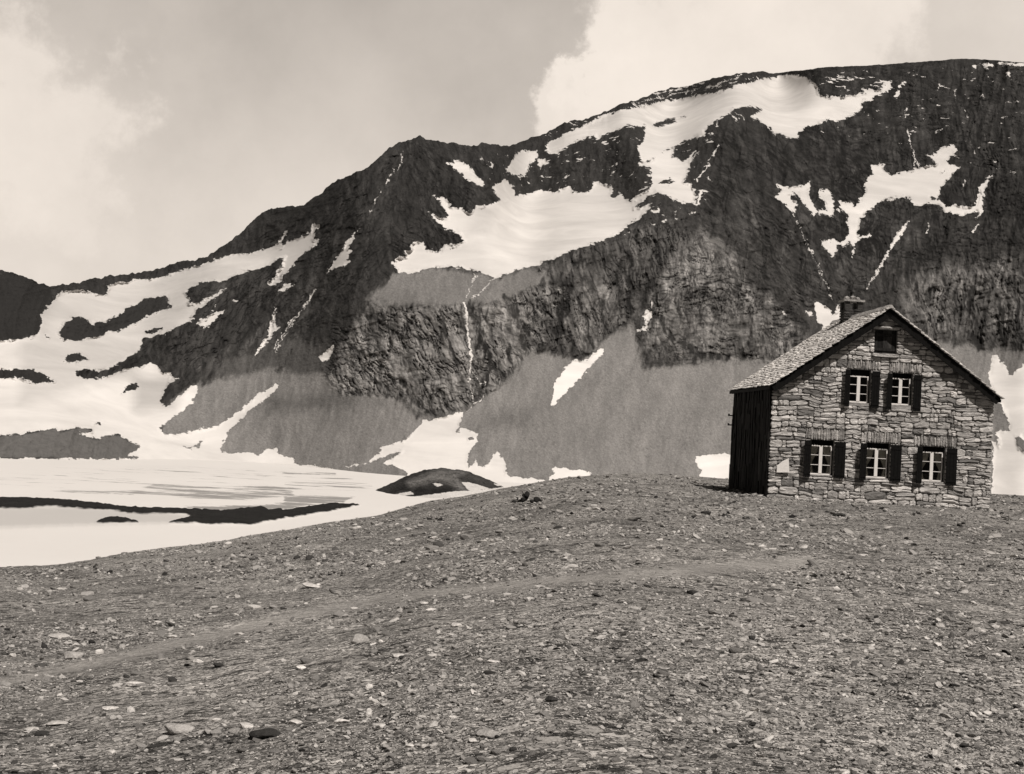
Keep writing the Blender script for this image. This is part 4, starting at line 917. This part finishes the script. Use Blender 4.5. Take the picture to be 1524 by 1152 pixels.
# two short iron brackets sticking out of the far end of the dark wall
for v in (618.5, 632.5):
    d = FW+RT*(1088-762)/F+UP*(-(v-576)/F); k = (HY+hc*(BK-.2)-hs*HW)/d[1]; zz = d[2]*k-HZ
    b = MB(); b.box(-HW-.26, BK-.28, zz-.025, -HW+.02, BK-.22, zz+.025); b.box(-HW-.26, BK-.285, zz+.025, -HW-.20, BK-.215, zz+.07); b.build('wall_bracket', M_IRON, hut)
# a pale board standing against the foot of the gable
def build_board():
    P = [hpx(*q) for q in ((1154.5, 703), (1155, 693), (1164, 686), (1172.5, 682), (1173.5, 703))]
    n = len(P); V = [(a, -.10, z) for a, z in P]+[(a, -.135, z) for a, z in P]
    Fc = [tuple(range(n)), tuple(range(2*n-1, n-1, -1))]+[(i, n+i, n+(i+1) % n, (i+1) % n) for i in range(n)]
    me = [(HX+hc*x-hs*y, HY+hs*x+hc*y, HZ+z) for x, y, z in V]
    o = MB(); o.add([tuple(np.array(p)-np.array(me[0])) for p in me], Fc, 1.0); ob = o.build('pale_slab', M_WHITE, None, bevel=.006); ob.location = me[0]
    tag(ob, 'bright white pointed slab against the stone gable beside its dark left corner', 'slab')
build_board()
# ---------------------------------------------------------------- single stones one can point at
def place_stone(name, u, v, wpx, hpx_, tone, seed, label=None, cat='stone', group=None, sub=3, flat=None, yaw=0.0, depth=.8, sink=.25, V=None):
    x, y, z, D = (float(q[0]) for q in ground_hit(np.array([u]), np.array([v])))
    w = wpx*D/F; h = hpx_*D/F
    base, Fc = (I3, F3) if sub == 3 else (I2, F2)
    P = chunk(base, seed, 11, .5, .9); P = P/np.array([np.ptp(P[:, i])/2 for i in range(3)])
    P[:, 2] -= P[:, 2].mean()
    P = P*np.array([w/2, w/2*depth, h/2])
    o = mesh_np(name, P, Fc, MSTONE, attrs={'tone': np.full(len(P), tone)}, smooth=False, loc=(x, y, z+h*(.5-sink)))
    o.rotation_euler = (0, RNG.normal(0, .05), yaw+math.radians(-3))
    tag(o, label, cat, group); return o
LIGHT, MID, DARK = .62, .36, .08
STONES = [
 (295, 986, 17, 7, .72, 'pale oblong stone on the trodden path, brightest stone left of the path bend'),
 (200, 1020, 26, 8, .6, 'flat pale stone with a black gap beneath it just below the path'),
 (222, 1033, 22, 5, .10, 'thin dark stone below the flat pale stone with the black gap'),
 (148, 973, 13, 9, .66, 'small white tilted stone beside the grey block above the path'),
 (106, 980, 30, 15, .40, 'broad grey block with a sloping top just above the left end of the path'),
 (90, 948, 34, 5, .50, 'long flat light slab lying near the left edge above the path'),
 (266, 1090, 46, 20, .38, 'large grey flat boulder sunk in the gravel near the bottom, left of the black hollow'),
 (397, 1096, 50, 16, .035, 'low black stone standing in for a hollow in the gravel near the bottom of the slope'),  # black stone added in place of a dark hollow
 (366, 1083, 22, 9, .58, 'pale stone touching the upper left side of the low black hollow'),
 (167, 1123, 13, 10, .6, 'pale upright stone in the bottom left corner area'),
 (84, 1078, 32, 7, .48, 'broad flat light stone near the bottom left edge'),
 (48, 1087, 22, 6, .52, 'narrow pale stone left of the broad flat light stone at the edge'),
 (166, 1055, 24, 5, .58, 'long thin pale stone left of and above the large grey flat boulder'),
 (257, 949, 15, 6, .55, 'pale stone left of its pale neighbour along the upper side of the path'),
 (286, 946, 12, 5, .6, 'small pale stone on the upper side of the path beside a dark hollow'),
 (375, 905, 26, 7, .5, 'light flat stone high on the slope above the path'),
 (62, 992, 22, 6, .07, 'dark narrow stone near the left edge below the grey block'),
 (466, 874, 32, 7, .55, 'pale pointed slab with a dark gap at its left end, high above the path'),
 (449, 995, 17, 6, .72, 'white oblong stone alone in fine gravel below the path'),
 (533, 956, 30, 15, .34, 'rounded grey boulder with a deep shadow under it below the path'),
 (567, 956, 8, 7, .68, 'small white stone right of the rounded grey boulder'),
 (592, 977, 24, 6, .52, 'pale flat slab below and right of the rounded grey boulder'),
 (680, 932, 17, 8, .52, 'light wedge shaped stone in the middle of the slope with a dark left side'),
 (551, 1024, 11, 9, .7, 'small bright round stone in the gravel under the pale flat slab'),
 (508, 1075, 24, 9, .6, 'pale rounded stone near the bottom between two light neighbours'),
 (549, 1067, 10, 17, .6, 'pale stone standing upright beside the pale rounded stone'),
 (440, 1077, 20, 8, .58, 'pale flat stone left of the pale rounded stone near the bottom'),
 (566, 1083, 22, 9, .54, 'light stone just below the pale stone standing upright'),
 (820, 1044, 20, 11, .04, 'dark pointed rock on the lower slope'),
 (705, 1104, 14, 7, .6, 'light stone with a dark neighbour near the bottom of the slope'),
 (611, 1111, 15, 6, .62, 'pale oval stone near the bottom edge of the slope'),
 (764, 1117, 12, 7, .04, 'small black stone near the bottom edge of the slope'),
 (726, 1094, 34, 12, .36, 'broad grey hump of rock near the bottom of the slope'),
 (631, 899, 15, 5, .55, 'light stone lying on the upper edge of the path'),
 (792, 802, 14, 9, .16, 'dark lumpy stone on the slope below the black rubble heap'),
 (814, 804, 6, 5, .72, 'tiny white stone right of the dark lumpy stone below the rubble heap'),
]
for i, (u, v, w, h, t, lab) in enumerate(STONES):
    up = h > w
    place_stone('boulder' if w > 28 and h > 10 else 'stone', u, v, w, h, t, 300+i, lab, 'boulder' if w > 28 and h > 10 else 'stone', None, 3, depth=.7 if not up else 1.0, sink=.28)
def strewn(n, lo, hi, tlo, thi, label, group, seed, cat='stone'):
    g = np.random.default_rng(seed); k = 0; protos = []
    for i in range(6):
        P = chunk(I2, 900+seed*10+i, 10, .5, .9); P[:, 2] *= .55
        me = bpy.data.meshes.new('stone'); me.from_pydata([tuple(p) for p in P], [], [tuple(map(int, f)) for f in F2])
        me.attributes.new('tone', 'FLOAT', 'POINT').data.foreach_set('value', np.full(len(P), g.uniform(tlo, thi), np.float32))
        me.materials.append(MSTONE); protos.append(me)
    u = g.uniform(20, 1500, n*6); v = g.uniform(760, 1140, n*6); x, y, z, D = ground_hit(u, v); pw = path_w(u, v)
    for i in range(len(u)):
        if np.isnan(D[i]) or pw[i] > .3 or (abs(x[i]-14) < 5.2 and abs(y[i]-49.6) < 4.9): continue
        o = bpy.data.objects.new('stone', protos[i % 6]); COL.objects.link(o)
        r = min(g.uniform(lo, hi)*D[i]/F*(1-g.random()*.3), .28)/2
        o.scale = (r*g.uniform(1, 1.5), r*g.uniform(.7, 1.1), r*g.uniform(.7, 1.2)); o.location = (x[i], y[i], z[i]+r*.15)
        o.rotation_euler = (g.normal(0, .2), g.normal(0, .2), g.uniform(0, 6.28))
        tag(o, label, cat, group); k += 1
        if k >= n: break
strewn(190, 11, 24, .16, .40, 'small angular grey stone strewn among finer gravel on the slope', 'grey stones strewn over the gravel slope', 1)
strewn(45, 9, 17, .52, .68, 'small pale stone strewn among darker gravel on the slope', 'pale stones strewn over the gravel slope', 2)
strewn(40, 10, 22, .05, .09, 'small blackish stone strewn among lighter gravel on the slope', 'blackish stones strewn over the gravel slope', 3)
# heap of dark broken rock near the crest
def rubble():
    g = np.random.default_rng(77); x, y, z, D = (float(q[0]) for q in ground_hit(np.array([785.0]), np.array([749.0])))
    root = empty('rubble_heap', (x, y, z)); tag(root, 'heap of black broken rocks near the crest of the slope, left of the hut', 'rubble heap')
    s = D/F
    for i in range(26):
        uu = g.uniform(-20, 20); hh = max(0, 1-abs(uu)/24)*g.uniform(1, 14)
        r = g.uniform(2.6, 5.6)*s
        P = chunk(I2, 500+i, 9, .5, .9)*np.array([r*1.3, r, r*.8]); t = .022 if i % 6 else .36
        P = P@np.array(rot_np(1, .5)[0]).T
        mesh_np('rock', P, F2, MSTONE, parent=root, attrs={'tone': np.full(len(P), t)}, smooth=False, loc=(uu*s, g.uniform(-4, 6)*s, hh*s+r*.2))
rubble()
